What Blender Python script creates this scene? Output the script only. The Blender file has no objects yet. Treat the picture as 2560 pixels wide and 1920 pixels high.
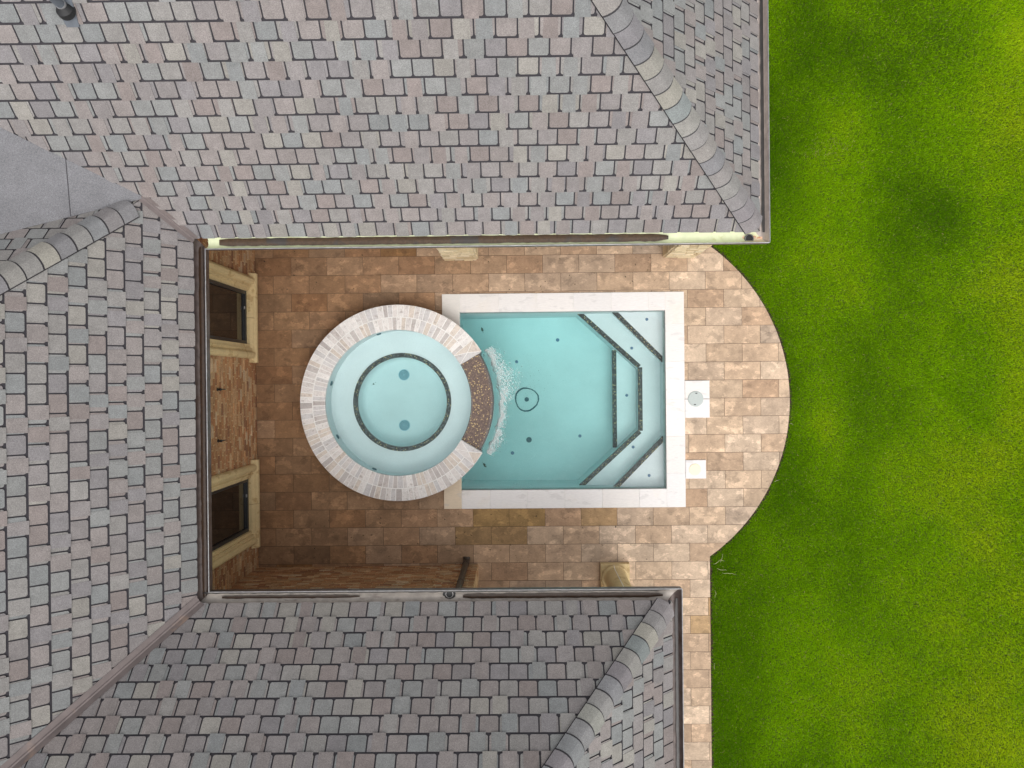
import bpy, bmesh, math, random
import numpy as np
from mathutils import Vector, Matrix
R_ = math.radians
S = bpy.context.scene
COL = S.collection
rnd = random.Random(7)

# ------------------------------------------------------------------ camera, sky, sun, exposure
cam_d = bpy.data.cameras.new("camera"); cam = bpy.data.objects.new("camera", cam_d); COL.objects.link(cam)
cam_d.sensor_fit = 'HORIZONTAL'; cam_d.sensor_width = 36.0; cam_d.lens = 1808.0 / 2560.0 * 36.0
cam_d.clip_start = 0.1; cam_d.clip_end = 2000
cam.location = (0, 0, 12.4); cam.rotation_euler = (-.0028, .0094, -.0098)
S.camera = cam

SUN_EL, SUN_DIR = 62.0, (0.22, -0.975)          # soft overcast sun, from the lower right of the picture
w = bpy.data.worlds.new("World"); S.world = w; w.use_nodes = True
nt = w.node_tree; bg = nt.nodes["Background"]
sky = nt.nodes.new("ShaderNodeTexSky"); sky.sky_type = 'NISHITA'; sky.sun_disc = False
sky.sun_elevation = R_(SUN_EL); sky.sun_rotation = math.atan2(SUN_DIR[0], SUN_DIR[1])
sky.air_density = 1.0; sky.dust_density = 4.0; sky.ozone_density = 1.0
hsv = nt.nodes.new("ShaderNodeHueSaturation"); hsv.inputs['Saturation'].default_value = 0.22
nt.links.new(sky.outputs[0], hsv.inputs['Color']); nt.links.new(hsv.outputs[0], bg.inputs[0])
bg.inputs[1].default_value = 0.15
sun_d = bpy.data.lights.new("sun", 'SUN'); sun = bpy.data.objects.new("sun", sun_d); COL.objects.link(sun)
sun_d.energy = 1.3; sun_d.angle = R_(120); sun_d.color = (1.0, 0.95, 0.88)
sv = Vector((SUN_DIR[0], SUN_DIR[1], 0)).normalized() * math.cos(R_(SUN_EL)) + Vector((0, 0, math.sin(R_(SUN_EL))))
sun.rotation_euler = sv.to_track_quat('Z', 'Y').to_euler()
sun.location = (6, -10, 18)
S.view_settings.view_transform = 'Standard'; S.view_settings.look = 'None'
S.view_settings.gamma = 1; S.view_settings.exposure = 0.34
S.cycles.max_bounces = 10; S.cycles.diffuse_bounces = 4; S.cycles.transparent_max_bounces = 16

# ------------------------------------------------------------------ helpers
def tag(o, label=None, cat=None, group=None, kind=None):
    if label: o['label'] = label
    if cat: o['category'] = cat
    if group: o['group'] = group
    if kind: o['kind'] = kind
    return o

def empty(name, loc, label, cat, group=None):
    o = bpy.data.objects.new(name, None); COL.objects.link(o); o.location = loc
    o.empty_display_size = .2
    return tag(o, label, cat, group)

class MB:
    """collects vertices, faces and a colour per face, links them as one mesh object"""
    def __init__(s): s.v = []; s.f = []; s.c = []
    def add(s, vs, fs, col=(1, 1, 1, 0)):
        o = len(s.v); s.v += [tuple(x) for x in vs]; s.f += [tuple(i + o for i in f) for f in fs]
        s.c += [col] * len(fs)
    def box(s, x0, x1, y0, y1, z0, z1, col=(1, 1, 1, 0)):
        s.add([(x0, y0, z0), (x1, y0, z0), (x1, y1, z0), (x0, y1, z0), (x0, y0, z1), (x1, y0, z1), (x1, y1, z1), (x0, y1, z1)],
              [(3, 2, 1, 0), (4, 5, 6, 7), (0, 1, 5, 4), (1, 2, 6, 5), (2, 3, 7, 6), (3, 0, 4, 7)], col)
    def prism(s, poly, z0, z1, col=(1, 1, 1, 0), side=None, bottom=False, bev=0.0):
        n = len(poly)
        if bev > 0:
            P = inset(poly, bev)
            s.add([(x, y, z1) for x, y in P], [tuple(range(n))], col)
            vs = [(x, y, z1) for x, y in P] + [(x, y, z1 - bev) for x, y in poly] + [(x, y, z0) for x, y in poly]
            fs = [(i + n, (i + 1) % n + n, (i + 1) % n, i) for i in range(n)] + [(i + 2 * n, (i + 1) % n + 2 * n, (i + 1) % n + n, i + n) for i in range(n)]
            s.add(vs, fs, side or col)
        else:
            s.add([(x, y, z1) for x, y in poly], [tuple(range(n))], col)
            vs = [(x, y, z0) for x, y in poly] + [(x, y, z1) for x, y in poly]
            s.add(vs, [(i, (i + 1) % n, (i + 1) % n + n, i + n) for i in range(n)], side or col)
        if bottom: s.add([(x, y, z0) for x, y in reversed(poly)], [tuple(range(n))], side or col)
    def tube(s, pts, r, n=14, col=(1, 1, 1, 0), cap=True):
        pts = [Vector(p) for p in pts]; rs = r if isinstance(r, (list, tuple)) else [r] * len(pts)
        d0 = (pts[1] - pts[0]).normalized(); up = Vector((0, 0, 1)) if abs(d0.z) < .9 else Vector((1, 0, 0))
        a = d0.cross(up).normalized(); vs = []
        for i, p in enumerate(pts):
            d = ((pts[min(i + 1, len(pts) - 1)] - pts[max(i - 1, 0)])).normalized()
            a = (a - d * a.dot(d)).normalized(); b = d.cross(a)
            vs += [p + (a * math.cos(t) + b * math.sin(t)) * rs[i] for t in [2 * math.pi * k / n for k in range(n)]]
        fs = [(i * n + k, i * n + (k + 1) % n, (i + 1) * n + (k + 1) % n, (i + 1) * n + k) for i in range(len(pts) - 1) for k in range(n)]
        if cap: fs += [tuple(reversed(range(n))), tuple(range((len(pts) - 1) * n, len(pts) * n))]
        s.add(vs, fs, col)
    def lathe(s, prof, c, n=48, col=(1, 1, 1, 0), closed=False):
        vs = [(c[0] + r * math.cos(2 * math.pi * k / n), c[1] + r * math.sin(2 * math.pi * k / n), z) for r, z in prof for k in range(n)]
        m = len(prof); fs = [(i * n + k, i * n + (k + 1) % n, (i + 1) * n + (k + 1) % n, (i + 1) * n + k) for i in range(m - 1) for k in range(n)]
        s.add(vs, fs, col)
    def build(s, name, mat, parent=None, smooth=False, loc=None):
        me = bpy.data.meshes.new(name); me.from_pydata(s.v, [], s.f); me.materials.append(mat)
        at = me.attributes.new("Col", 'FLOAT_COLOR', 'FACE'); at.data.foreach_set('color', np.array(s.c, dtype=np.float32).ravel())
        if smooth:
            me.polygons.foreach_set('use_smooth', [True] * len(me.polygons))
            try: me.set_sharp_from_angle(angle=R_(40))
            except Exception: pass
        me.update(); o = bpy.data.objects.new(name, me); COL.objects.link(o)
        if parent is not None:
            o.parent = parent
            m = parent.matrix_world if parent.parent is None else parent.parent.matrix_world
            pl = Vector(parent.location) + (Vector(parent.parent.location) if parent.parent else Vector((0, 0, 0)))
            o.location = -pl            # world-space vertices under a parent that only translates
        return o

def inset(poly, d):
    n = len(poly); out = []
    for i in range(n):
        p0 = Vector(poly[i - 1]); p1 = Vector(poly[i]); p2 = Vector(poly[(i + 1) % n])
        a = (p1 - p0); b = (p2 - p1)
        if a.length < 1e-6 or b.length < 1e-6: out.append(tuple(p1)); continue
        a.normalize(); b.normalize()
        n1 = Vector((-a.y, a.x)); n2 = Vector((-b.y, b.x)); k = 1 + n1.dot(n2)
        out.append(tuple(p1 + (n1 + n2) * (d / max(k, .35))))
    return out

def clip_half(poly, nx, ny, c):
    """keep nx*x+ny*y <= c"""
    out = []; n = len(poly)
    for i in range(n):
        p = poly[i]; q = poly[(i + 1) % n]; a = nx * p[0] + ny * p[1] - c; b = nx * q[0] + ny * q[1] - c
        if a <= 0: out.append(p)
        if (a < 0 and b > 0) or (a > 0 and b < 0):
            t = a / (a - b); out.append((p[0] + (q[0] - p[0]) * t, p[1] + (q[1] - p[1]) * t))
    return out
def halves(conv):
    """outward half planes of a convex counter-clockwise polygon"""
    n = len(conv); H = []
    for i in range(n):
        x0, y0 = conv[i]; x1, y1 = conv[(i + 1) % n]; nx, ny = (y1 - y0), -(x1 - x0); l = math.hypot(nx, ny)
        H.append((nx / l, ny / l, (nx * x0 + ny * y0) / l))
    return H
def clip_in(poly, H):
    for h in H:
        poly = clip_half(poly, *h)
        if len(poly) < 3: return []
    return poly
def area(p): return abs(sum(p[i - 1][0] * p[i][1] - p[i][0] * p[i - 1][1] for i in range(len(p)))) / 2
def subtract(polys, H):
    out = []
    for p in polys:
        cur = p
        for nx, ny, c in H:
            o = clip_half(cur, -nx, -ny, -c)
            if len(o) >= 3 and area(o) > 2e-5: out.append(o)
            cur = clip_half(cur, nx, ny, c)
            if len(cur) < 3: break
    return out

# ------------------------------------------------------------------ materials
def srgb(r, g, b, k=1.0):
    f = lambda c: (c / 12.92 if c <= .04045 else ((c + .055) / 1.055) ** 2.4)
    return tuple(f(v / 255) * k for v in (r, g, b))
def material(name, base=None, rough=.8, layers=(), bump=None, metal=0.0, spec=.5, coords='Object'):
    """base None -> the face colours.  layers: (mode, scale, detail, lo, hi, colour or (dark,light), stretch)"""
    m = bpy.data.materials.new(name); m.use_nodes = True; t = m.node_tree; N = t.nodes; L = t.links
    p = N["Principled BSDF"]; p.inputs['Roughness'].default_value = rough; p.inputs['Metallic'].default_value = metal
    p.inputs['Specular IOR Level'].default_value = spec
    tc = N.new("ShaderNodeTexCoord"); vec = tc.outputs['Object']
    if base is None:
        a = N.new("ShaderNodeAttribute"); a.attribute_name = "Col"; cur = a.outputs['Color']
        off = N.new("ShaderNodeVectorMath"); off.operation = 'MULTIPLY_ADD'; cb = N.new("ShaderNodeCombineXYZ")
        for i in range(3): L.new(a.outputs['Alpha'], cb.inputs[i])
        L.new(cb.outputs[0], off.inputs[0]); off.inputs[1].default_value = (41, 67, 29); L.new(vec, off.inputs[2]); vec2 = off.outputs[0]
    else:
        r = N.new("ShaderNodeRGB"); r.outputs[0].default_value = (*base, 1); cur = r.outputs[0]; vec2 = vec
    for ly in layers:
        mode, sc, det, lo, hi, c = ly[:6]; st = ly[6] if len(ly) > 6 else (1, 1, 1); own = ly[7] if len(ly) > 7 else False
        mp = N.new("ShaderNodeMapping"); mp.inputs['Scale'].default_value = st; L.new(vec2 if own else vec, mp.inputs['Vector'])
        no = N.new("ShaderNodeTexNoise"); no.inputs['Scale'].default_value = sc; no.inputs['Detail'].default_value = det
        no.inputs['Roughness'].default_value = .6; L.new(mp.outputs[0], no.inputs['Vector'])
        mr = N.new("ShaderNodeMapRange"); mr.inputs['From Min'].default_value = lo; mr.inputs['From Max'].default_value = hi
        L.new(no.outputs['Fac'], mr.inputs['Value'])
        mx = N.new("ShaderNodeMix"); mx.data_type = 'RGBA'
        if mode == 'mul':
            mx.blend_type = 'MULTIPLY'; mx.inputs['Factor'].default_value = 1.0
            mr.inputs['To Min'].default_value = c[0]; mr.inputs['To Max'].default_value = c[1]
            L.new(cur, mx.inputs['A']); L.new(mr.outputs[0], mx.inputs['B'])
        else:
            mr.inputs['To Max'].default_value = ly[8] if len(ly) > 8 else 1.0
            L.new(mr.outputs[0], mx.inputs['Factor']); L.new(cur, mx.inputs['A']); mx.inputs['B'].default_value = (*c, 1)
        cur = mx.outputs['Result']
    L.new(cur, p.inputs['Base Color'])
    if bump:
        no = N.new("ShaderNodeTexNoise"); no.inputs['Scale'].default_value = bump[0]; no.inputs['Detail'].default_value = 4
        L.new(vec, no.inputs['Vector'])
        b = N.new("ShaderNodeBump"); b.inputs['Strength'].default_value = bump[1]; b.inputs['Distance'].default_value = bump[2]
        L.new(no.outputs['Fac'], b.inputs['Height']); L.new(b.outputs[0], p.inputs['Normal'])
    return m

M = {}
M['shingle'] = material('asphalt_shingle', None, .95, [('mul', 150, 2, .3, .7, (.74, 1.26)), ('mul', 70, 2, .35, .65, (.90, 1.10)), ('mul', 9, 3, .35, .65, (.93, 1.07)), ('mul', .8, 2, .3, .7, (.95, 1.05))], (300, .5, .004), spec=.2)
M['underlay'] = material('shingle_underlay', (.047, .044, .050), .95, [('mul', 200, 2, .3, .7, (.8, 1.25))], spec=.2)
M['membrane'] = material('cap_sheet', srgb(158, 158, 162, .56), .95, [('mul', 150, 2, .3, .7, (.66, 1.34)), ('mul', 60, 2, .3, .7, (.86, 1.14)), ('mul', 3, 4, .3, .7, (.88, 1.08))], (200, .5, .004), spec=.2)
M['paver'] = material('sandstone_paver', None, .85, [
    ('mul', 2.6, 4, .35, .65, (.86, 1.13), (1, 1, 1), True), ('mul', 3.8, 5, .575, .60, (1.0, 1.30), (1, 1.4, 1), True),
    ('mul', 3.2, 5, .585, .61, (1.0, .80), (1, 1.2, 1), True), ('mul', 34, 4, .3, .7, (.86, 1.12), (1, 2.2, 1), True),
    ('mul', 9, 5, .62, .66, (1.0, 1.22), (1, 2, 1), True), ('mul', 7, 5, .35, .65, (.86, 1.1), (1, 1, 1), True),
    ('mul', 13, 4, .64, .68, (1.0, .80), (1.5, 1, 1), True)], (60, .25, .01))
M['grout'] = material('paver_bed', (.085, .055, .035), .95, [('mul', 30, 3, .3, .7, (.7, 1.3))])
M['marble'] = material('white_marble', None, .55, [
    ('mix', 3.2, 7, .575, .62, (.50, .48, .47), (1, 2.6, 1), True, .32), ('mix', 1.7, 4, .56, .72, (.74, .66, .56), (1, 1, 1), True, .4),
    ('mul', 14, 5, .35, .65, (.95, 1.03), (1, 4, 1), True)], (40, .1, .004))
M['travertine'] = material('travertine_block', None, .65, [
    ('mix', 16, 6, .55, .66, (.36, .30, .27), (1, 1, 1), True, .55), ('mul', 70, 3, .35, .65, (.88, 1.08)), ('mul', 12, 3, .3, .7, (.92, 1.06))], (80, .2, .004))
M['whitegrout'] = material('white_grout', (.80, .785, .76), .8, [('mul', 30, 3, .3, .7, (.92, 1.05))])
M['plaster'] = material('pool_plaster', (.705, .735, .745), .7, [('mul', 2.0, 4, .3, .7, (.955, 1.03)), ('mul', 90, 2, .3, .7, (.965, 1.03)), ('mul', .9, 2, .3, .7, (.97, 1.02))])
M['mosaic'] = material('glass_mosaic', None, .4, [('mul', 200, 2, .3, .7, (.85, 1.15))], spec=.12)
M['mosaicbed'] = material('mosaic_grout', (.085, .075, .07), .8, [('mul', 60, 2, .3, .7, (.8, 1.2))])
M['brick'] = material('old_brick', None, .9, [('mul', 45, 4, .3, .7, (.76, 1.24)), ('mix', 7, 5, .56, .68, (.50, .36, .23), (1, 1, 1.5), False, .3), ('mul', 2.2, 3, .3, .7, (.82, 1.15))], (90, .5, .01), spec=.2)
M['mortar'] = material('tan_mortar', (.56, .39, .215), .95, [('mul', 40, 4, .3, .7, (.75, 1.2))], spec=.2)
M['ledgestone'] = material('cream_stone', None, .9, [('mul', 30, 4, .3, .7, (.85, 1.12)), ('mix', 16, 4, .62, .68, (.30, .22, .12), (1, 1, 3), False, .5)], (60, .5, .012), spec=.2)
M['stonemortar'] = material('cream_mortar', (.58, .47, .31), .95, [('mul', 40, 4, .3, .7, (.8, 1.15))])
M['caststone'] = material('cast_stone', srgb(214, 190, 142, .95), .8, [('mul', 25, 3, .3, .7, (.93, 1.06)), ('mul', 2.5, 4, .35, .65, (.9, 1.06)), ('mix', 5, 5, .58, .62, srgb(158, 122, 74), (1, 1, 1), False, .5)], (120, .15, .003))
M['frame'] = material('black_frame', (.022, .025, .028), .35, [('mul', 20, 2, .3, .7, (.85, 1.15))])
M['pane'] = material('dark_glass', (.010, .009, .008), .04, [('mul', 4, 2, .3, .7, (.9, 1.1))], spec=.5)
M['lip'] = material('gutter_edge_metal', (.36, .36, .37), .45, [('mul', 18, 4, .35, .65, (.75, 1.12), (1, 1, 1))], metal=.55)
M['gutter_cream'] = material('gutter_cream_paint', srgb(226, 232, 196), .5, [('mul', 6, 4, .3, .7, (.86, 1.05)), ('mix', 5, 5, .60, .70, srgb(176, 176, 96), (1, 1, 1), False, .55), ('mix', 1.1, 4, .62, .70, srgb(205, 140, 95), (1, 1, 1), False, .4)])
M['gutter_brown'] = material('gutter_brown_metal', srgb(92, 80, 76), .45, [('mul', 9, 4, .3, .7, (.65, 1.25)), ('mix', 4, 5, .55, .66, srgb(64, 42, 26), (1, 1, 1), False, .6)], metal=.2)
M['gutter_grey'] = material('gutter_grey_metal', srgb(176, 168, 160), .42, [('mul', 9, 4, .3, .7, (.75, 1.1)), ('mix', 6, 5, .58, .68, srgb(110, 98, 92), (1, 3, 1), False, .5)], metal=.15)
M['gutter_dark'] = material('gutter_dark_metal', srgb(196, 184, 176), .42, [('mul', 9, 4, .3, .7, (.75, 1.1))], metal=.35)
M['sediment'] = material('gutter_silt', srgb(76, 57, 40), .5, [('mul', 35, 4, .3, .7, (.6, 1.3)), ('mix', 2.2, 3, .54, .60, srgb(58, 58, 60), (1, 1, 1), False, .7)])
M['dark_silt'] = material('wet_leaf_silt', srgb(52, 32, 14), .45, [('mul', 45, 4, .3, .7, (.5, 1.4))])
M['wetshade'] = material('standing_water_silt', (.022, .019, .018), .35, [('mul', 12, 4, .3, .7, (.5, 1.5))])  # near-black: wet sediment, and the shade painted inside the gutter lip
M['flash'] = material('valley_metal', srgb(116, 106, 104), .45, [('mul', 6, 4, .3, .7, (.82, 1.12)), ('mix', 1.6, 4, .60, .68, srgb(178, 146, 120), (1, 1, 1), False, .4)], metal=.2)
M['pipe'] = material('dark_bronze_paint', srgb(66, 56, 48), .45, [('mul', 20, 3, .3, .7, (.8, 1.2))], metal=.2)
M['black'] = material('black_rubber', (.012, .012, .013), .6, [('mul', 30, 2, .3, .7, (.8, 1.2))])
M['vent'] = material('vent_pipe_paint', srgb(92, 98, 106), .5, [('mul', 16, 3, .3, .7, (.8, 1.15))])
M['fascia'] = material('fascia_paint', srgb(150, 128, 100), .7, [('mul', 10, 3, .3, .7, (.9, 1.08))])
M['soil'] = material('lawn_soil', (.095, .150, .010), .95, [('mul', 8, 5, .3, .7, (.6, 1.3))])
M['lid'] = material('grey_lid_plastic', srgb(178, 186, 183), .5, [('mul', 30, 3, .3, .7, (.96, 1.03))])
M['creamlid'] = material('cream_lid_plastic', srgb(240, 228, 198), .5, [('mul', 20, 3, .3, .7, (.97, 1.02))])
M['nozzle'] = material('blue_grey_plastic', srgb(92, 122, 150), .5, [('mul', 40, 2, .3, .7, (.85, 1.15))])
M['drain'] = material('drain_blue_plastic', srgb(150, 188, 200), .5, [('mul', 60, 2, .3, .7, (.85, 1.15))])
M['draindark'] = material('drain_dark_plastic', srgb(48, 92, 102), .5, [('mul', 60, 2, .3, .7, (.8, 1.2))])
M['wetleaf'] = material('soaked_leaf', (.035, .055, .035), .5, [('mul', 60, 3, .3, .7, (.6, 1.4))])
M['straw'] = material('dry_grass', (.45, .42, .22), .8, [('mul', 60, 3, .3, .7, (.8, 1.2))])
# lawn blades: colour per blade
def blade_mat():
    m = bpy.data.materials.new('grass_blade'); m.use_nodes = True; t = m.node_tree; N = t.nodes; L = t.links
    a = N.new("ShaderNodeAttribute"); a.attribute_name = "Col"; p = N["Principled BSDF"]
    p.inputs['Roughness'].default_value = .55; p.inputs['Specular IOR Level'].default_value = .03
    L.new(a.outputs['Color'], p.inputs['Base Color'])
    tr = N.new("ShaderNodeBsdfTranslucent"); L.new(a.outputs['Color'], tr.inputs['Color'])
    mx = N.new("ShaderNodeMixShader"); mx.inputs[0].default_value = .4
    L.new(p.outputs[0], mx.inputs[1]); L.new(tr.outputs[0], mx.inputs[2]); L.new(mx.outputs[0], N["Material Output"].inputs['Surface'])
    return m
M['blade'] = blade_mat()
def water_mat(name, absorb, dens, bump=.02, scale=7):
    m = bpy.data.materials.new(name); m.use_nodes = True; t = m.node_tree; N = t.nodes; L = t.links
    N.remove(N["Principled BSDF"]); out = N["Material Output"]
    tr = N.new("ShaderNodeBsdfTransparent"); gl = N.new("ShaderNodeBsdfGlossy"); gl.inputs['Roughness'].default_value = .03
    fr = N.new("ShaderNodeFresnel"); fr.inputs['IOR'].default_value = 1.33
    mx = N.new("ShaderNodeMixShader"); L.new(fr.outputs[0], mx.inputs[0]); L.new(tr.outputs[0], mx.inputs[1]); L.new(gl.outputs[0], mx.inputs[2])
    tc = N.new("ShaderNodeTexCoord"); no = N.new("ShaderNodeTexNoise"); no.inputs['Scale'].default_value = scale; no.inputs['Detail'].default_value = 3
    L.new(tc.outputs['Object'], no.inputs['Vector']); b = N.new("ShaderNodeBump"); b.inputs['Strength'].default_value = .5; b.inputs['Distance'].default_value = bump
    L.new(no.outputs['Fac'], b.inputs['Height']); L.new(b.outputs[0], gl.inputs['Normal']); L.new(b.outputs[0], fr.inputs['Normal'])
    L.new(mx.outputs[0], out.inputs['Surface'])
    if dens:
        va = N.new("ShaderNodeVolumeAbsorption"); va.inputs['Color'].default_value = (*absorb, 1); va.inputs['Density'].default_value = dens
        L.new(va.outputs[0], out.inputs['Volume'])
    return m
M['water'] = water_mat('pool_water', (.08, .885, .86), .36)
M['spawater'] = water_mat('tub_water', (.10, .88, .87), .32)
def foam_mat():
    m = bpy.data.materials.new('white_foam'); m.use_nodes = True; t = m.node_tree; N = t.nodes; L = t.links
    p = N["Principled BSDF"]; p.inputs['Base Color'].default_value = (.86, .90, .90, 1); p.inputs['Roughness'].default_value = .6
    tr = N.new("ShaderNodeBsdfTransparent"); mx = N.new("ShaderNodeMixShader"); mx.inputs[0].default_value = .32
    L.new(tr.outputs[0], mx.inputs[1]); L.new(p.outputs[0], mx.inputs[2]); L.new(mx.outputs[0], N["Material Output"].inputs['Surface'])
    return m
M['foam'] = foam_mat()

# ------------------------------------------------------------------ layout numbers (metres; x right, y up in the picture, z up)
ARC_C, ARC_R, WALK_X = (1.358, -0.345), 3.268, 3.24
PO = (-1.305, 2.835, -2.168, 1.519)            # pool coping, outer edge
PI = (-0.992, 2.508, -1.846, 1.198)            # pool coping, inner edge
SPA, SPA_R, SPA_I = (-2.015, -0.328), 1.637, 1.215
EZ = 3.22                                      # eave height
UP_Y, LF_X, LO_Y, UR_X, LR_X = 1.875, -4.125, -2.785, 3.06, 1.91     # eave lines
PATIO_Z = 0.0; COPE_Z = 0.022

# ------------------------------------------------------------------ the setting: lawn, patio
g = MB(); g.add([(-60, -60, -.06), (60, -60, -.06), (60, 60, -.06), (-60, 60, -.06)], [(0, 1, 2, 3)])
# the ground has real holes where the pools are dug: built as a ring of sheets instead of one quad
g = MB()
def gq(x0, x1, y0, y1): g.add([(x0, y0, -.06), (x1, y0, -.06), (x1, y1, -.06), (x0, y1, -.06)], [(0, 1, 2, 3)])
gq(-60, -3.7, -60, 60); gq(2.75, 60, -60, 60); gq(-3.7, 2.75, -60, -2.1); gq(-3.7, 2.75, 1.45, 60)
tag(g.build('lawn', M['soil']), kind='structure')

circ = [(ARC_C[0] + ARC_R * math.cos(t), ARC_C[1] + ARC_R * math.sin(t)) for t in [R_(-70 + 140 * i / 90) for i in range(91)]]
H_circ = halves(circ); 
H_pool = halves([(PO[0] + .05, PO[2] + .05), (PO[1] - .05, PO[2] + .05), (PO[1] - .05, PO[3] - .05), (PO[0] + .05, PO[3] - .05)])
H_spa = halves([(SPA[0] + 1.5 * math.cos(2 * math.pi * i / 28), SPA[1] + 1.5 * math.sin(2 * math.pi * i / 28)) for i in range(28)])
H_skim = halves([(2.7, -.643), (3.258, -.643), (3.258, -.003), (2.7, -.003)])
H_fill = halves([(2.7, -1.682), (3.187, -1.682), (3.187, -1.361), (2.7, -1.361)])
PH, PW, PY0, PX0, JT = .310, .6175, 2.172, 2.589, .0062
bed = MB()
pts = [(-4.7, -8), (WALK_X - .004, -8), (WALK_X - .004, 7), (-4.7, 7)]
for poly in (pts, clip_half([(x, y) for x, y in circ], -1, 0, -(WALK_X - .004))):
    ps = subtract(subtract([poly], H_pool), H_spa)
    for p in ps: bed.prism(p, -.10, -.004)
es = MB()
for poly in ([(WALK_X - .1, -8), (WALK_X + .05, -8), (WALK_X + .05, 7), (WALK_X - .1, 7)], clip_half([(ARC_C[0] + (x - ARC_C[0]) * 1.016, ARC_C[1] + (y - ARC_C[1]) * 1.016) for x, y in circ], -1, 0, -(WALK_X - .05))):
    es.prism(poly, -.10, -.040 - (.001 if len(poly) > 4 else 0))
tag(es.build('edge_soil', material('bare_soil', (.040, .026, .013), .95, [('mul', 30, 4, .3, .7, (.5, 1.6))])), kind='structure')
pav = MB()
TONES = [((.505, .372, .258), 4), ((.485, .347, .236), 4), ((.54, .410, .296), 3), ((.45, .308, .202), 2), ((.50, .378, .274), 2), ((.45, .345, .255), 1)]
tone_bag = [c for c, k in TONES for _ in range(k)]
r0 = random.Random(11)
for k in range(-16, 34):
    y1 = PY0 - k * PH; y0 = y1 - PH
    sh = 0 if k % 2 else PW / 2
    for j in range(-13, 6):
        x0 = PX0 + sh + j * PW; x1 = x0 + PW
        if x1 < -4.7 or x0 > 5: continue
        c = r0.choice(tone_bag); v = r0.uniform(.88, 1.08); a = r0.random()
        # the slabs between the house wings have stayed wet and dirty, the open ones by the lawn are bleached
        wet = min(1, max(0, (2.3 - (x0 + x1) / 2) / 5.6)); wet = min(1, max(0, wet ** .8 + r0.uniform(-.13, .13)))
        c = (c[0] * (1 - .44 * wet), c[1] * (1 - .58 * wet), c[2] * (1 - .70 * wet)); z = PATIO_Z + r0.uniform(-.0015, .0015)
        # amber-stained slabs seen beside the pool's long side, and the patio's damp corner by the house
        if k == 14 and -.75 < (x0 + x1) / 2 < .7: c = (.335, .205, .080)
        if k == 15 and -.9 < (x0 + x1) / 2 < -.1: c = (.30, .185, .085)
        if r0.random() < .02: c = (c[0] * .85, c[1] * .75, c[2] * .55)
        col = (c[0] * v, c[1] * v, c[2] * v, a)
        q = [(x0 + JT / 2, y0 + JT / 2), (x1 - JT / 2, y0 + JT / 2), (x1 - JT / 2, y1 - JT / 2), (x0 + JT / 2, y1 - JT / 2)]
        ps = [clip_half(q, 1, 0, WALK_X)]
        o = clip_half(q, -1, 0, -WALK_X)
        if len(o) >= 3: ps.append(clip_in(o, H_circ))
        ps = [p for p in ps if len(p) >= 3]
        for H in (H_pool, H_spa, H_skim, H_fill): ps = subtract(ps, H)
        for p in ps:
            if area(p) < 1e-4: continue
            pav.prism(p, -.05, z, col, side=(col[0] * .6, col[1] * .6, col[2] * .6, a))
o = pav.build('patio', M['paver']); tag(o, kind='structure')
o = bed.build('patio_bed', M['grout']); tag(o, kind='structure')

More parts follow.
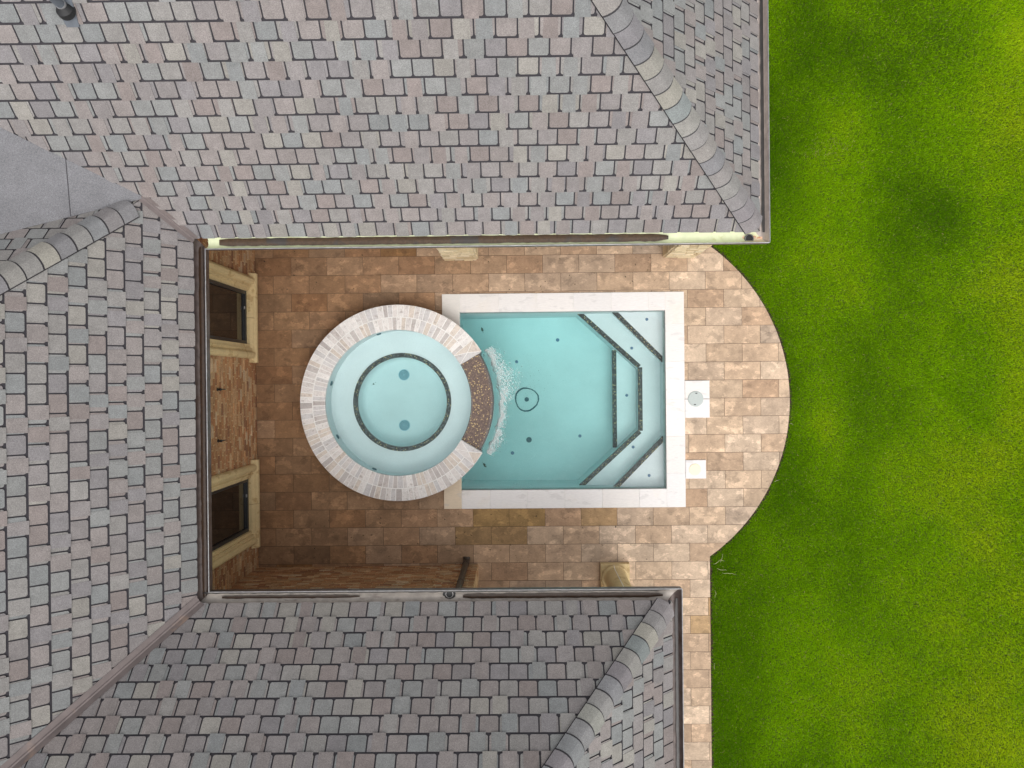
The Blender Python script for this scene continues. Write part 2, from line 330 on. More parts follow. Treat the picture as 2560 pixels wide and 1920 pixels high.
# grass: one object of many leaf-blades, coloured by how lush the lawn is there
def build_grass():
    rg = np.random.default_rng(5)
    n = 1000000
    x = rg.uniform(2.2, 9.8, n); y = rg.uniform(-7.6, 7.6, n)
    d = np.hypot(x - ARC_C[0], y - ARC_C[1]) - ARC_R
    edge = np.where(np.abs(y - ARC_C[1]) < 2.69, d, x - WALK_X)
    edge = np.where((x > WALK_X) & (np.abs(y - ARC_C[1]) >= 2.69), np.minimum(x - WALK_X, np.where(d > 0, d, 9)), edge)
    edge = np.where(x < WALK_X, -1, edge)
    wob = .014 * np.sin(y * 9 + 2 * np.sin(y * 3.1)) + .012 * np.sin(y * 31 + x * 7) + .010 * np.sin(y * 67 + x * 41) + rg.normal(0, .010, n)
    keep = (edge > .026 + wob) & (rg.random(n) < np.clip((edge + .06) / .16, .12, 1))
    x = x[keep]; y = y[keep]; edge = edge[keep]; n = len(x)
    def vnoise(x, y, s, seed):
        r = np.random.default_rng(seed); G = r.random((128, 128)); X = x * s + 40; Y = y * s + 40
        i = np.floor(X).astype(int); j = np.floor(Y).astype(int); fx = X - i; fy = Y - j; fx = fx * fx * (3 - 2 * fx); fy = fy * fy * (3 - 2 * fy)
        g = lambda a, b: G[a % 128, b % 128]
        return (g(i, j) * (1 - fx) + g(i + 1, j) * fx) * (1 - fy) + (g(i, j + 1) * (1 - fx) + g(i + 1, j + 1) * fx) * fy
    # lush (dark) and pale (yellowing) growth
    tone = .42 + .42 * (vnoise(x, y, .55, 1) - .5) + .30 * (vnoise(x, y, 1.4, 2) - .5) + .16 * (vnoise(x, y, 4, 3) - .5)
    tone += np.clip((x - 5.6) / 4, -.5, .8) * .24
    blobs = [(6.9, 3.05, 1.0, .65, -.23), (7.7, 2.6, .7, .5, -.12), (6.6, 2.2, .6, .5, -.10), (4.2, 4.2, .6, 1.2, -.22), (4.9, -2.9, .5, .6, -.25), (6.9, -.2, .8, .8, -.12), (7.2, 1.2, .6, .5, .1),
             (4.6, -1.9, .35, .5, -.25), (5.3, -.9, .28, .75, .34), (4.6, -3.2, .45, .4, .18), (8.1, 3.6, .6, 1.4, .20), (8.2, 0, .5, 1.5, .1), (7.9, -5.8, .8, 1.0, .28), (5.3, 4.6, .45, .55, .18),
             (7.0, 2.0, .5, .35, .1), (4.5, -5.8, .3, .9, .1), (6.4, -4.4, .6, .6, -.15), (8.6, -3.6, .5, 1.5, .15), (5.5, 3.2, .4, .4, .15), (6.9, -2.7, .6, .5, -.14), (3.7, -4.6, .3, 1.6, -.15)]
    for bx, by, sx, sy, a in blobs: tone += a * np.exp(-.5 * (((x - bx) / sx) ** 2 + ((y - by) / sy) ** 2))
    tone -= .14 * np.exp(-edge / .25)
    tone = np.clip(tone + rg.normal(0, .10, n), 0, 1)
    dk = np.array([.115, .275, .002]); md = np.array([.275, .510, .003]); lt = np.array([.50, .640, .012])
    t2 = tone[:, None]
    c = np.where(t2 < .5, dk + (md - dk) * (t2 / .5), md + (lt - md) * ((t2 - .5) / .5))
    c *= rg.uniform(.68, 1.22, (n, 1))
    straw = (rg.random(n) < .010 + .10 * np.exp(-.5 * (((x - 5.15) / .14) ** 2 + ((y - 3.9) / .12) ** 2)) + .10 * np.exp(-.5 * (((x - 5.5) / .14) ** 2 + ((y - 4.02) / .12) ** 2)))
    c[straw] = np.array([.50, .47, .15]) * rg.uniform(.7, 1.15, (straw.sum(), 1))
    L = rg.uniform(.028, .058, n); wd = rg.uniform(.0032, .0060, n); az = rg.uniform(0, 2 * np.pi, n) 
    az = np.where(rg.random(n) < .45, rg.normal(.5, .7, n) + vnoise(x, y, .7, 8) * 3, az)
    tilt = rg.uniform(.90, 1.52, n)
    dx, dy = np.cos(az), np.sin(az)
    bz = -.045 + rg.uniform(-.008, .008, n); h1 = .5 * L
    v = np.empty((n, 4, 3), np.float32)
    px, py = -dy * wd, dx * wd
    v[:, 0] = np.c_[x - px, y - py, bz]; v[:, 1] = np.c_[x + px, y + py, bz]
    mx_, my_, mz_ = x + dx * h1 * np.sin(tilt * .6), y + dy * h1 * np.sin(tilt * .6), bz + h1 * np.cos(tilt * .6)
    v[:, 2] = np.c_[mx_ + px * .8, my_ + py * .8, mz_]
    v[:, 3] = np.c_[mx_ + dx * h1 * np.sin(tilt), my_ + dy * h1 * np.sin(tilt), mz_ + h1 * np.cos(tilt)]
    me = bpy.data.meshes.new('grass'); me.vertices.add(n * 4); me.vertices.foreach_set('co', v.ravel())
    idx = (np.arange(n)[:, None] * 4 + np.array([[0, 1, 2, 0, 2, 3]])).astype(np.int32).ravel()
    me.loops.add(n * 6); me.loops.foreach_set('vertex_index', idx)
    me.polygons.add(n * 2); me.polygons.foreach_set('loop_start', np.arange(0, n * 6, 3, dtype=np.int32))
    me.update(calc_edges=True)
    at = me.attributes.new("Col", 'FLOAT_COLOR', 'FACE')
    cc = np.ones((n, 2, 4), np.float32); cc[:, 0, :3] = c * .8; cc[:, 1, :3] = c
    at.data.foreach_set('color', cc.ravel()); me.materials.append(M['blade'])
    o = bpy.data.objects.new('grass', me); COL.objects.link(o)
    tag(o, 'short green lawn grass with paler yellowing patches', 'grass', kind='stuff')
build_grass()

gr = MB(); rl = random.Random(31)
for i in range(170):
    x = rl.uniform(-4.4, 3.1); y = rl.choice((rl.uniform(-3.1, -2.2), rl.uniform(1.55, 2.4), rl.uniform(-3.1, 2.4)))
    if PO[0] - .02 < x < 3.28 and PO[2] < y < PO[3]: continue
    if math.hypot(x - SPA[0], y - SPA[1]) < SPA_R + .03: continue
    a = rl.uniform(0, 6.28); L = rl.uniform(.006, .022); wd = L * rl.uniform(.25, .5); c, s_ = math.cos(a), math.sin(a)
    gr.add([(x + c * L, y + s_ * L, .006), (x - s_ * wd, y + c * wd, .012), (x - c * L, y - s_ * L, .006), (x + s_ * wd, y - c * wd, .008)], [(0, 1, 2, 3)], rl.choice([(.05, .035, .02, 0), (.09, .06, .03, 0), (.16, .12, .05, 0), (.03, .025, .02, 0)]))
M['litter'] = material('dry_litter', None, .9, [('mul', 60, 3, .3, .7, (.7, 1.3))])
tag(gr.build('leaf_litter', M['litter']), 'tiny brown scraps of leaf litter scattered over the patio paving', 'leaf litter', kind='stuff')

# ------------------------------------------------------------------ swimming pool
pool = empty('swimming_pool', (.758, -.324, 0), 'rectangular turquoise swimming pool framed by white marble coping, with angled corner steps', 'swimming pool')
def quadgrid(mb, pts, col=(1, 1, 1, 0)): mb.add(pts, [tuple(range(len(pts)))], col)
FLR, FLL = -1.02, -1.30                      # floor depth at the steps and at the tub
b = MB()
x0, x1, y0, y1 = PI[0], PI[1], PI[2], PI[3]
x0w = -1.05
b.add([(x0w, y0, FLL), (x1, y0, FLR), (x1, y1, FLR), (x0w, y1, FLL)], [(0, 1, 2, 3)])
zt = -.005
b.add([(x0w, .75, FLL), (x0w, y1, FLL), (x0w, y1, zt), (x0w, .75, zt)], [(0, 1, 2, 3)])
b.add([(x0w, y0, FLL), (x0w, -1.4, FLL), (x0w, -1.4, zt), (x0w, y0, zt)], [(0, 1, 2, 3)])
b.add([(x1, y0, FLR), (x1, y0, zt), (x1, y1, zt), (x1, y1, FLR)], [(0, 1, 2, 3)])
b.add([(x0w, y0, FLL), (x0w, y0, zt), (x1, y0, zt), (x1, y0, FLR)], [(0, 1, 2, 3)])
b.add([(x0w, y1, FLL), (x1, y1, FLR), (x1, y1, zt), (x0w, y1, zt)], [(0, 1, 2, 3)])
b.build('basin', M['plaster'], pool)
# steps: two shallow corner seats, a wrap-round bench, a lower centre step
def step(poly, z):
    m = MB(); m.prism(poly, -1.32, z); return m.build('step', M['plaster'], pool)
yc = -.324; fl = lambda P: [(x, 2 * yc - y) for x, y in reversed(P)]
cornerU = [(1.66, 1.198), (2.508, .335), (2.508, 1.198)]
step(cornerU, -.24); step(fl(cornerU), -.242)
benchU = [(1.075, 1.198), (2.135, .215), (2.135, yc), (2.508, yc), (2.508, .335), (1.66, 1.198)]
step([(1.075, 1.198), (2.135, .215), (2.508, .215), (2.508, .345), (1.665, 1.198)], -.47)
step([(2.135, .215), (2.135, -.863), (2.508, -.863), (2.508, .215)], -.4705)
step(fl([(1.075, 1.198), (2.135, .215), (2.508, .215), (2.508, .345), (1.665, 1.198)]), -.471)
step([(1.715, .595), (1.715, -1.243), (2.13, -.86), (2.13, .212)], -.76)
# mosaic edge trims, tile by tile
def tile_col(r, warm=False):
    q = r.random()
    if warm:
        if q < .10: return (.62, .47, .24, r.random())
        if q < .22: return (.30, .215, .16, r.random())
        v = r.uniform(.8, 1.2); return (.185 * v, .135 * v, .118 * v, r.random())
    if q < .08: return (.42, .36, .20, r.random())
    if q < .25: return (.14, .155, .16, r.random())
    if q < .5: return (.085, .10, .098, r.random())
    v = r.uniform(.03, .07); return (v, v * 1.08, v * 1.05, r.random())
rt = random.Random(3)
def trim(p0, p1, side, z, wdt=.076, rows=4):
    """a strip of little tiles along p0-p1 lying on the step edge; side=+1 puts it left of the direction"""
    p0 = Vector(p0); p1 = Vector(p1); d = (p1 - p0); L = d.length; d.normalize(); nrm = Vector((-d.y, d.x)) * side
    m = MB(); ts = wdt / rows; n = max(1, int(L / ts)); tl = L / n
    q = [p0, p1, p1 + nrm * wdt, p0 + nrm * wdt]
    if side < 0: q.reverse()
    m.prism([tuple(v) for v in q], z - .05, z + .003, (.085, .075, .07, 0))
    for i in range(n):
        for j in range(rows):
            a = p0 + d * (i * tl + .0015) + nrm * (j * ts + .0015); e = d * (tl - .003); f = nrm * (ts - .003)
            q = [a, a + e, a + e + f, a + f]
            if side < 0: q.reverse()
            zz = z + .006 + rt.uniform(0, .001)
            m.add([(v.x, v.y, zz) for v in q], [(0, 1, 2, 3)], tile_col(rt))
    return m.build('tile_trim', M['mosaic'], pool)
trim((1.64, 1.197), (2.507, .318), 1, -.24); trim((1.64, -1.845), (2.507, -.966), -1, -.242)
trim((1.055, 1.197), (2.118, .225), 1, -.47); trim((2.118, .240), (2.118, -.888), 1, -.4685); trim((1.055, -1.845), (2.118, -.873), -1, -.471)
trim((1.70, .56), (1.70, -1.21), 1, -.76)
# coping slabs
cp = MB(); rc = random.Random(21)
def slab(mb, x0, x1, y0, y1, z0, z1, base=(.765, .735, .715), r=rc, j=.002):
    v = r.uniform(.955, 1.03); w_ = r.uniform(-.012, .02)
    col = (base[0] * v, base[1] * v - w_ * .4, base[2] * v - w_, r.random())
    mb.prism([(x0 + j, y0 + j), (x1 - j, y0 + j), (x1 - j, y1 - j), (x0 + j, y1 - j)], z0, z1, col, bev=.004)
tz = COPE_Z
xs = [PI[0] - .004, -.13, .51, 1.13, 1.77, 2.02, PI[1] + .004]
xt = [PI[0] - .004, -.33, .32, .95, 1.59, 2.22, PI[1] + .004]; xb = [PI[0] - .004, -.51, .12, .765, 1.41, 2.04, PI[1] + .004]
for a, c in zip(xt, xt[1:]): slab(cp, a, c, PI[3], PO[3], -.06, tz)
for a, c in zip(xb, xb[1:]): slab(cp, a, c, PO[2], PI[2], -.06, tz)
ys = [PO[2], -1.58, -.952, -.318, .33, .97, PO[3]]
for a, c in zip(ys, ys[1:]): slab(cp, PI[1], PO[1], a, c, -.06, tz)
slab(cp, PO[0], PI[0] - .006, .85, PO[3], -.06, tz, (.70, .67, .63)); slab(cp, PO[0], PI[0] - .006, PO[2], -1.42, -.06, tz, (.72, .60, .46))
cp.build('coping', M['marble'], pool)
cg = MB()
cg.box(PO[0] + .01, PO[1] - .01, PI[3] + .012, PO[3] - .01, -.08, tz - .006); cg.box(PO[0] + .01, PO[1] - .01, PO[2] + .01, PI[2] - .012, -.08, tz - .006)
cg.box(PI[1] + .012, PO[1] - .01, PI[2] - .012, PI[3] + .012, -.08, tz - .006); cg.box(PO[0] + .01, PI[0] - .07, PI[2] - .012, -1.3, -.08, tz - .006); cg.box(PO[0] + .01, PI[0] - .07, .8, PI[3] + .012, -.08, tz - .006)
cg.build('coping_bed', M['whitegrout'], pool)
# a waterline tile strip under the coping
wl = MB()
for (ax, ay, bx, by, nx, ny) in ((PI[0] - .05, PI[3], PI[1], PI[3], 0, -1), (PI[1], PI[3], PI[1], PI[2], -1, 0), (PI[1], PI[2], PI[0] - .05, PI[2], 0, 1)):
    L = math.hypot(bx - ax, by - ay); n = int(L / .15); e = .006
    for i in range(n):
        t0, t1 = i / n, (i + 1) / n - .003 / L; v = rc.uniform(.85, 1.1)
        P = [(ax + (bx - ax) * t + nx * e, ay + (by - ay) * t + ny * e) for t in (t0, t1)]
        wl.add([(*P[0], -.16), (*P[1], -.16), (*P[1], -.012), (*P[0], -.012)], [(0, 1, 2, 3)], (.46 * v, .54 * v, .52 * v, rc.random()))
wl.build('waterline_tile', M['mosaic'], pool)
def disc(name, mat, parent, x, y, z, r, h=.012, n=20, hole=True, mat2=None):
    m = MB(); m.lathe([(0.0001, z + h), (r * .35, z + h), (r * .42, z + h * .6), (r * .55, z + h * .6), (r * .62, z + h), (r * .93, z + h), (r, z + h * .6), (r, z - .02)], (x, y), n)
    return m.build(name, mat, parent)
fz = lambda x: FLL + (FLR - FLL) * (x - x0w) / (PI[1] - x0w)
for (nx_, ny_, r) in ((.735, .78, .033), (-.037, .382, .03), (.182, -1.089, .052), (-.132, -1.337, .033), (1.132, -1.02, .03)):
    disc('cleaner_nozzle', M['draindark'] if r > .05 else M['nozzle'], pool, nx_, ny_, fz(nx_), r)
for (nx_, ny_, z) in ((2.012, .581, -.47), (2.02, -1.177, -.471), (1.958, -.262, -.76), (2.243, 1.07, -.24), (2.258, -1.654, -.242)):
    disc('cleaner_nozzle', M['nozzle'], pool, nx_, ny_, z, .026)
# main drain: a ragged dark ring round a small dark grate
m = MB(); ring = []; zz = fz(.146) + .004; rr = random.Random(4)
for k in range(64):
    t = 2 * math.pi * k / 64; r = .215 + .008 * math.sin(3 * t + 1) + rr.uniform(-.003, .003); wv = .008 + .006 * (math.sin(t * 2.3 + 2.6) + 1) * .5 + rr.uniform(0, .003)
    ring.append((r, wv, t))
vs = []
for r, wv, t in ring:
    c_, s_ = math.cos(t), math.sin(t); zr = fz(.146 + r * c_) + .006; vs += [(.146 + (r - wv) * c_, -.329 + (r - wv) * s_, zr), (.146 + (r + wv) * c_, -.329 + (r + wv) * s_, zr), (.146 + r * c_, -.329 + r * s_, zr + .01)]
m.add(vs, [f for k in range(64) for f in ((k * 3, (k * 3 + 2), ((k + 1) % 64) * 3 + 2, ((k + 1) % 64) * 3), (k * 3 + 2, k * 3 + 1, ((k + 1) % 64) * 3 + 1, ((k + 1) % 64) * 3 + 2))])
dr = m.build('main_drain', M['draindark'], pool)
disc('grate', M['draindark'], dr, .146, -.329, zz, .042)
# water
wm = MB(); WZ = -.085
def pool_water():
    """the water body with its level top; its right side follows the tub's round wall"""
    th = [R_(a) for a in range(-64, 65, 4)]
    arc = [(SPA[0] + 1.50 * math.cos(t), SPA[1] + 1.50 * math.sin(t)) for t in th]
    P = [(PI[0] - .08, PI[2] - .02), (PI[1] + .02, PI[2] - .02), (PI[1] + .02, PI[3] + .02), (PI[0] - .08, PI[3] + .02)]
    arc = [(x, y) for x, y in arc if x > PI[0] - .08 + 1e-3]
    P += list(reversed(arc)); return P
P = pool_water(); n = len(P)
wm.prism(P, -1.45, WZ, bottom=True)
o = wm.build('pool_water', M['water']); tag(o, kind='structure')

# ------------------------------------------------------------------ hot tub
tub = empty('hot_tub', (SPA[0], SPA[1], 0), 'round raised hot tub with pale stone rim and brown mosaic spillway into the pool', 'hot tub')
TZ, TW, SA = .38, .305, R_(31)               # rim height, water level, half angle of the spillway
def ringwall(mb, r0, r1, z0, z1, a0, a1, n, col=(1, 1, 1, 0), top=True, ends=True):
    A = [a0 + (a1 - a0) * i / n for i in range(n + 1)]; vs = []
    for t in A:
        c_, s_ = math.cos(t), math.sin(t)
        vs += [(SPA[0] + r0 * c_, SPA[1] + r0 * s_, z0), (SPA[0] + r1 * c_, SPA[1] + r1 * s_, z0), (SPA[0] + r1 * c_, SPA[1] + r1 * s_, z1), (SPA[0] + r0 * c_, SPA[1] + r0 * s_, z1)]
    fs = []
    for i in range(n):
        a = i * 4; e = a + 4
        fs += [(a + 1, e + 1, e + 2, a + 2), (a, a + 3, e + 3, e)]
        if top: fs.append((a + 3, a + 2, e + 2, e + 3))
    if ends: fs += [(0, 1, 2, 3), (n * 4 + 3, n * 4 + 2, n * 4 + 1, n * 4)]
    mb.add(vs, fs, col)
m = MB()
ringwall(m, SPA_I + .012, SPA_R - .03, -1.4, TZ - .05, SA, 2 * math.pi - SA, 80)
ringwall(m, SPA_I + .012, 1.50, -1.4, TW - .12, -SA, SA, 20)
m.build('wall', M['plaster'], tub, smooth=False)
# dark tile cladding on the outside below the rim
m = MB(); rt2 = random.Random(5)
for i in range(110):
    a0 = SA + (2 * math.pi - 2 * SA) * i / 110; a1 = a0 + (2 * math.pi - 2 * SA) / 110 - .002
    for j in range(3):
        z0 = -.02 + j * .117; v = rt2.uniform(.8, 1.15)
        ringwall(m, SPA_R - .031, SPA_R - .024, z0, z0 + .113, a0, a1, 1, (.30 * v, .25 * v, .215 * v, rt2.random()), ends=False)
m.build('cladding', M['travertine'], tub)
# rim: two rows of stone blocks on white grout
m = MB(); ringwall(m, SPA_I + .003, SPA_R - .003, TZ - .05, TZ - .0015, SA + .003, 2 * math.pi - SA - .003, 120)
m.build('rim_bed', M['whitegrout'], tub)
m = MB(); rs = random.Random(9)
STONE = [((.66, .62, .595), 5), ((.58, .56, .555), 4), ((.62, .55, .485), 4), ((.52, .48, .46), 3), ((.72, .69, .665), 3), ((.46, .42, .405), 1)]
sbag = [c for c, k in STONE for _ in range(k)]
for (ra, rb, cnt) in ((SPA_R - .205, SPA_R, 84), (SPA_I, SPA_R - .213, 84)):
    wts = [rs.uniform(.8, 1.2) for _ in range(cnt)]; tot = sum(wts); dl = .150; span = 2 * math.pi - 2 * SA - 2 * dl; a = SA + dl
    for wv in wts:
        e = a + span * wv / tot; c = rs.choice(sbag); v = rs.uniform(1.0, 1.12); al = rs.random(); gp = .0048
        rm = (ra + rb) / 2; z = TZ + rs.uniform(-.001, .0015)
        A = [a + gp / rm + (e - a - 2 * gp / rm) * k / 2 for k in range(3)]
        poly = [(SPA[0] + (rb - .002) * math.cos(t), SPA[1] + (rb - .002) * math.sin(t)) for t in A] + [(SPA[0] + (ra + .002) * math.cos(t), SPA[1] + (ra + .002) * math.sin(t)) for t in reversed(A)]
        m.prism(poly, TZ - .045, z, (c[0] * v, c[1] * v, c[2] * v, al), bev=.003); a = e
# the two ends are cut in mitred triangles
for sg in (1, -1):
    a0, a1 = sg * SA, sg * (SA + dl); rm = (SPA_R + SPA_I) / 2; am = (a0 + a1) / 2
    pt = lambda r, a: (SPA[0] + r * math.cos(a), SPA[1] + r * math.sin(a))
    K = [pt(SPA_I, a0), pt(SPA_R, a0), pt(SPA_R, a1), pt(SPA_I, a1)]; ctr = pt(rm, am)
    if sg < 0: K.reverse()
    for i in range(4):
        q = inset([K[i], K[(i + 1) % 4], ctr], .005); c = rs.choice(sbag[:12]); al = rs.random()
        m.prism(q, TZ - .045, TZ + rs.uniform(-.001, .001), (*c, al), bev=.002)
m.build('rim', M['travertine'], tub)
# bench, floor, trim ring, drains, jets
m = MB(); BZ, FZ = -.055, -.46
m.lathe([(SPA_I + .02, BZ), (.845, BZ - .01)], SPA, 96); m.lathe([(.775, BZ - .02), (.775, FZ + .06), (.74, FZ + .012), (.70, FZ), (.0001, FZ - .01)], SPA, 96)
m.lathe([(SPA_I + .018, .33), (SPA_I + .018, BZ)], SPA, 96)
m.build('bench', M['plaster'], tub, smooth=True)
m = MB(); m.lathe([(.847, BZ - .012), (.847, BZ + .002), (.772, BZ + .002), (.772, BZ - .06)], SPA, 96, (.085, .075, .07, 0))
ncirc = 290
for i in range(ncirc):
    for j in range(4):
        ra = .774 + j * .0182 + .0012; rb = ra + .0158; a0 = 2 * math.pi * i / ncirc; a1 = a0 + 2 * math.pi / ncirc - .0014 / ra
        m.add([(SPA[0] + r * math.cos(t), SPA[1] + r * math.sin(t), BZ + .005) for r, t in ((ra, a0), (rb, a0), (rb, a1), (ra, a1))], [(0, 1, 2, 3)], tile_col(rt2))
    ra = .7712; a0 = 2 * math.pi * i / ncirc; a1 = a0 + 2 * math.pi / ncirc - .0014
    for zt_ in (BZ - .002, BZ - .02, BZ - .038):
        m.add([(SPA[0] + ra * math.cos(a0), SPA[1] + ra * math.sin(a0), zt_), (SPA[0] + ra * math.cos(a1), SPA[1] + ra * math.sin(a1), zt_), (SPA[0] + ra * math.cos(a1), SPA[1] + ra * math.sin(a1), zt_ - .016), (SPA[0] + ra * math.cos(a0), SPA[1] + ra * math.sin(a0), zt_ - .016)], [(0, 1, 2, 3)], tile_col(rt2))
m.build('tile_trim', M['mosaic'], tub)
for dy in (.147, -.752):
    m = MB(); prof = []
    for k in range(7):
        r = .012 + k * .0125; prof += [(r, FZ + .022 - .0015 * k), (r + .008, FZ + .022 - .0015 * k), (r + .009, FZ + .014 - .0015 * k), (r + .0115, FZ + .014 - .0015 * k)]
    prof = [(.0001, FZ + .024)] + prof + [(.098, FZ + .004), (.098, FZ - .02)]
    m.lathe(prof, (-2.042, dy), 36)
    o = m.build('drain_cover', M['drain'], tub)
    m = MB()
    for k in range(3):
        r = .028 + k * .024; m.lathe([(r - .003, FZ + .0235 - .002 * k), (r + .003, FZ + .0235 - .002 * k)], (-2.042, dy), 36)
    m.build('groove', M['draindark'], o)
for a in (164, 208, 248, 107, 28):
    t = R_(a); d = Vector((math.cos(t), math.sin(t), 0)); p = Vector((SPA[0], SPA[1], .12)) + d * (SPA_I + .018)
    m = MB(); m.tube([p, p - d * .02, p - d * .028], [.042, .042, .03], 16); m.tube([p - d * .0281, p - d * .03], [.018, .018], 12)
    m.build('jet', M['draindark'], tub)
# spillway: sloping sector of brown and gold mosaic
m = MB(); rz0, rz1, r_in, r_out = TW - .012, TW - .05, SPA_I + .0, 1.585
ns = 24; A = [-SA + 2 * SA * i / ns for i in range(ns + 1)]
prof = [(r_in, rz0 - .06), (r_in, rz0 - .004), (r_out - .03, rz1 + .002), (r_out - .008, rz1 - .008), (r_out, rz1 - .03), (r_out, WZ - .06)]
vs = [(SPA[0] + r * math.cos(t), SPA[1] + r * math.sin(t), z) for r, z in prof for t in A]
m.add(vs, [(i * (ns + 1) + k, (i + 1) * (ns + 1) + k, (i + 1) * (ns + 1) + k + 1, i * (ns + 1) + k + 1) for i in range(len(prof) - 1) for k in range(ns)], (.10, .08, .07, 0))
nr = 20
for j in range(nr):
    ra = r_in + .004 + j * (r_out - .02 - r_in) / nr; rb = ra + (r_out - .02 - r_in) / nr - .003
    za = rz0 + .001 + (rz1 + .006 - rz0) * (ra - r_in) / (r_out - .03 - r_in); zb = rz0 + .001 + (rz1 + .006 - rz0) * (rb - r_in) / (r_out - .03 - r_in)
    na = int(2 * SA * ra / .0185)
    for i in range(na):
        a0 = -SA + 2 * SA * i / na; a1 = a0 + 2 * SA / na - .003 / ra
        m.add([(SPA[0] + r * math.cos(t), SPA[1] + r * math.sin(t), z) for r, t, z in ((ra, a0, za), (rb, a0, zb), (rb, a1, zb), (ra, a1, za))], [(0, 1, 2, 3)], tile_col(rt2, True))
m.build('spillway', M['mosaic'], tub)
m = MB(); nn = 96
P = [(SPA[0] + (SPA_I + .016) * math.cos(2 * math.pi * k / nn), SPA[1] + (SPA_I + .016) * math.sin(2 * math.pi * k / nn)) for k in range(nn)]
m.prism(P, -.75, TW, bottom=True)
o = m.build('hot_tub_water', M['spawater']); tag(o, kind='structure')
# the thin sheet of water falling off the spillway
m = MB(); prof = [(r_out - .04, rz1 + .012), (r_out, rz1 + .004), (r_out + .035, rz1 - .03), (r_out + .075, rz1 - .14), (r_out + .10, rz1 - .26), (r_out + .112, WZ + .004)]
A = [-SA * .97 + 2 * SA * .97 * i / 40 for i in range(41)]
rw = random.Random(2); wob = [rw.uniform(-.008, .008) for _ in A]
vs = [(SPA[0] + (r + wob[k] * (i / 5)) * math.cos(t), SPA[1] + (r + wob[k] * (i / 5)) * math.sin(t), z) for i, (r, z) in enumerate(prof) for k, t in enumerate(A)]
m.add(vs, [(i * 41 + k, (i + 1) * 41 + k, (i + 1) * 41 + k + 1, i * 41 + k + 1) for i in range(5) for k in range(40)])
M['sheetwater'] = water_mat('falling_water', None, 0, .01, 30)
_n = M['sheetwater'].node_tree; _o = _n.nodes['Material Output']; _s = _o.inputs['Surface'].links[0].from_socket
_d = _n.nodes.new('ShaderNodeBsdfDiffuse'); _d.inputs[0].default_value = (.80, .88, .88, 1); _m = _n.nodes.new('ShaderNodeMixShader'); _m.inputs[0].default_value = .05
_n.links.new(_s, _m.inputs[1]); _n.links.new(_d.outputs[0], _m.inputs[2]); _n.links.new(_m.outputs[0], _o.inputs['Surface'])
o = m.build('falling_water', M['sheetwater'], smooth=True); tag(o, kind='structure')
# foam where it lands
m = MB(); rf = random.Random(8)
def bubble(x, y, r):
    n = 6; a0 = rf.random()
    vs = [(x + r * math.cos(a0 + 2 * math.pi * k / n), y + r * math.sin(a0 + 2 * math.pi * k / n), WZ + .002) for k in range(n)]
    vs += [(x + r * .6 * math.cos(a0 + 2 * math.pi * k / n), y + r * .6 * math.sin(a0 + 2 * math.pi * k / n), WZ + .002 + r * .45) for k in range(n)]
    m.add(vs, [(k, (k + 1) % n, (k + 1) % n + n, k + n) for k in range(n)] + [tuple(range(n, 2 * n))])
for i in range(15000):
    a = rf.uniform(-1, 1); t = a * SA * 1.02
    base = 1.695; wd = .070 + .03 * a + .16 * math.exp(-((a - .36) / .26) ** 2) + .05 * math.exp(-((a + .75) / .3) ** 2)
    r = base + (abs(rf.gauss(0, .75)) - .12) * wd + .02 * math.sin(a * 17) + .01 * math.sin(a * 41)
    clump = math.sin(r * 60 + a * 13) * math.sin(a * 31 + r * 23)
    if rf.random() > .62 + .45 * clump: continue
    bubble(SPA[0] + r * math.cos(t), SPA[1] + r * math.sin(t), rf.choice((.003, .004, .005, .006, .008, .010)))
for i in range(160): bubble(rf.gauss(.12, .22), rf.gauss(.05, .2), rf.uniform(.002, .005))
o = m.build('water_foam', M['foam']); tag(o, 'white foam churned up below the mosaic spillway', 'foam', kind='stuff')

# ------------------------------------------------------------------ skimmer, filler, drowned leaves
sk = empty('skimmer_cover', (3.02, -.317, 0), 'white marble square with a round pale grey skimmer lid at the pool edge', 'skimmer cover')
m = MB(); slab(m, PO[1] + .001, 3.258, -.318, -.003, -.05, COPE_Z - .003); slab(m, PO[1] + .001, 3.258, -.643, -.322, -.05, COPE_Z - .003); m.build('slab', M['marble'], sk)
m = MB(); m.lathe([(.0001, .030), (.118, .029), (.123, .027), (.126, .021), (.131, .021), (.135, .0195)], (3.016, -.317), 48)
lid = m.build('lid', M['lid'], sk)
for dx, dy in ((.012, .094), (-.014, -.097)):
    m = MB(); m.box(3.016 + dx - .016, 3.016 + dx + .016, -.317 + dy - .008, -.317 + dy + .008, .026, .0312); m.build('finger_hole', M['black'], lid)
m = MB(); m.box(3.010, 3.024, -.335, -.315, .028, .0315); m.build('rivet', M['lid'], lid)
fl_ = empty('filler_cover', (3.0, -1.522, 0), 'small white marble square with a round cream lid, beside the pool coping', 'filler cover')
m = MB(); slab(m, PO[1] + .001, 3.187, -1.682, -1.361, -.05, COPE_Z - .003); m.build('slab', M['marble'], fl_)
m = MB(); m.lathe([(.0001, .027), (.092, .0265), (.098, .024), (.101, .019)], (2.995, -1.525), 40); m.build('lid', M['creamlid'], fl_)
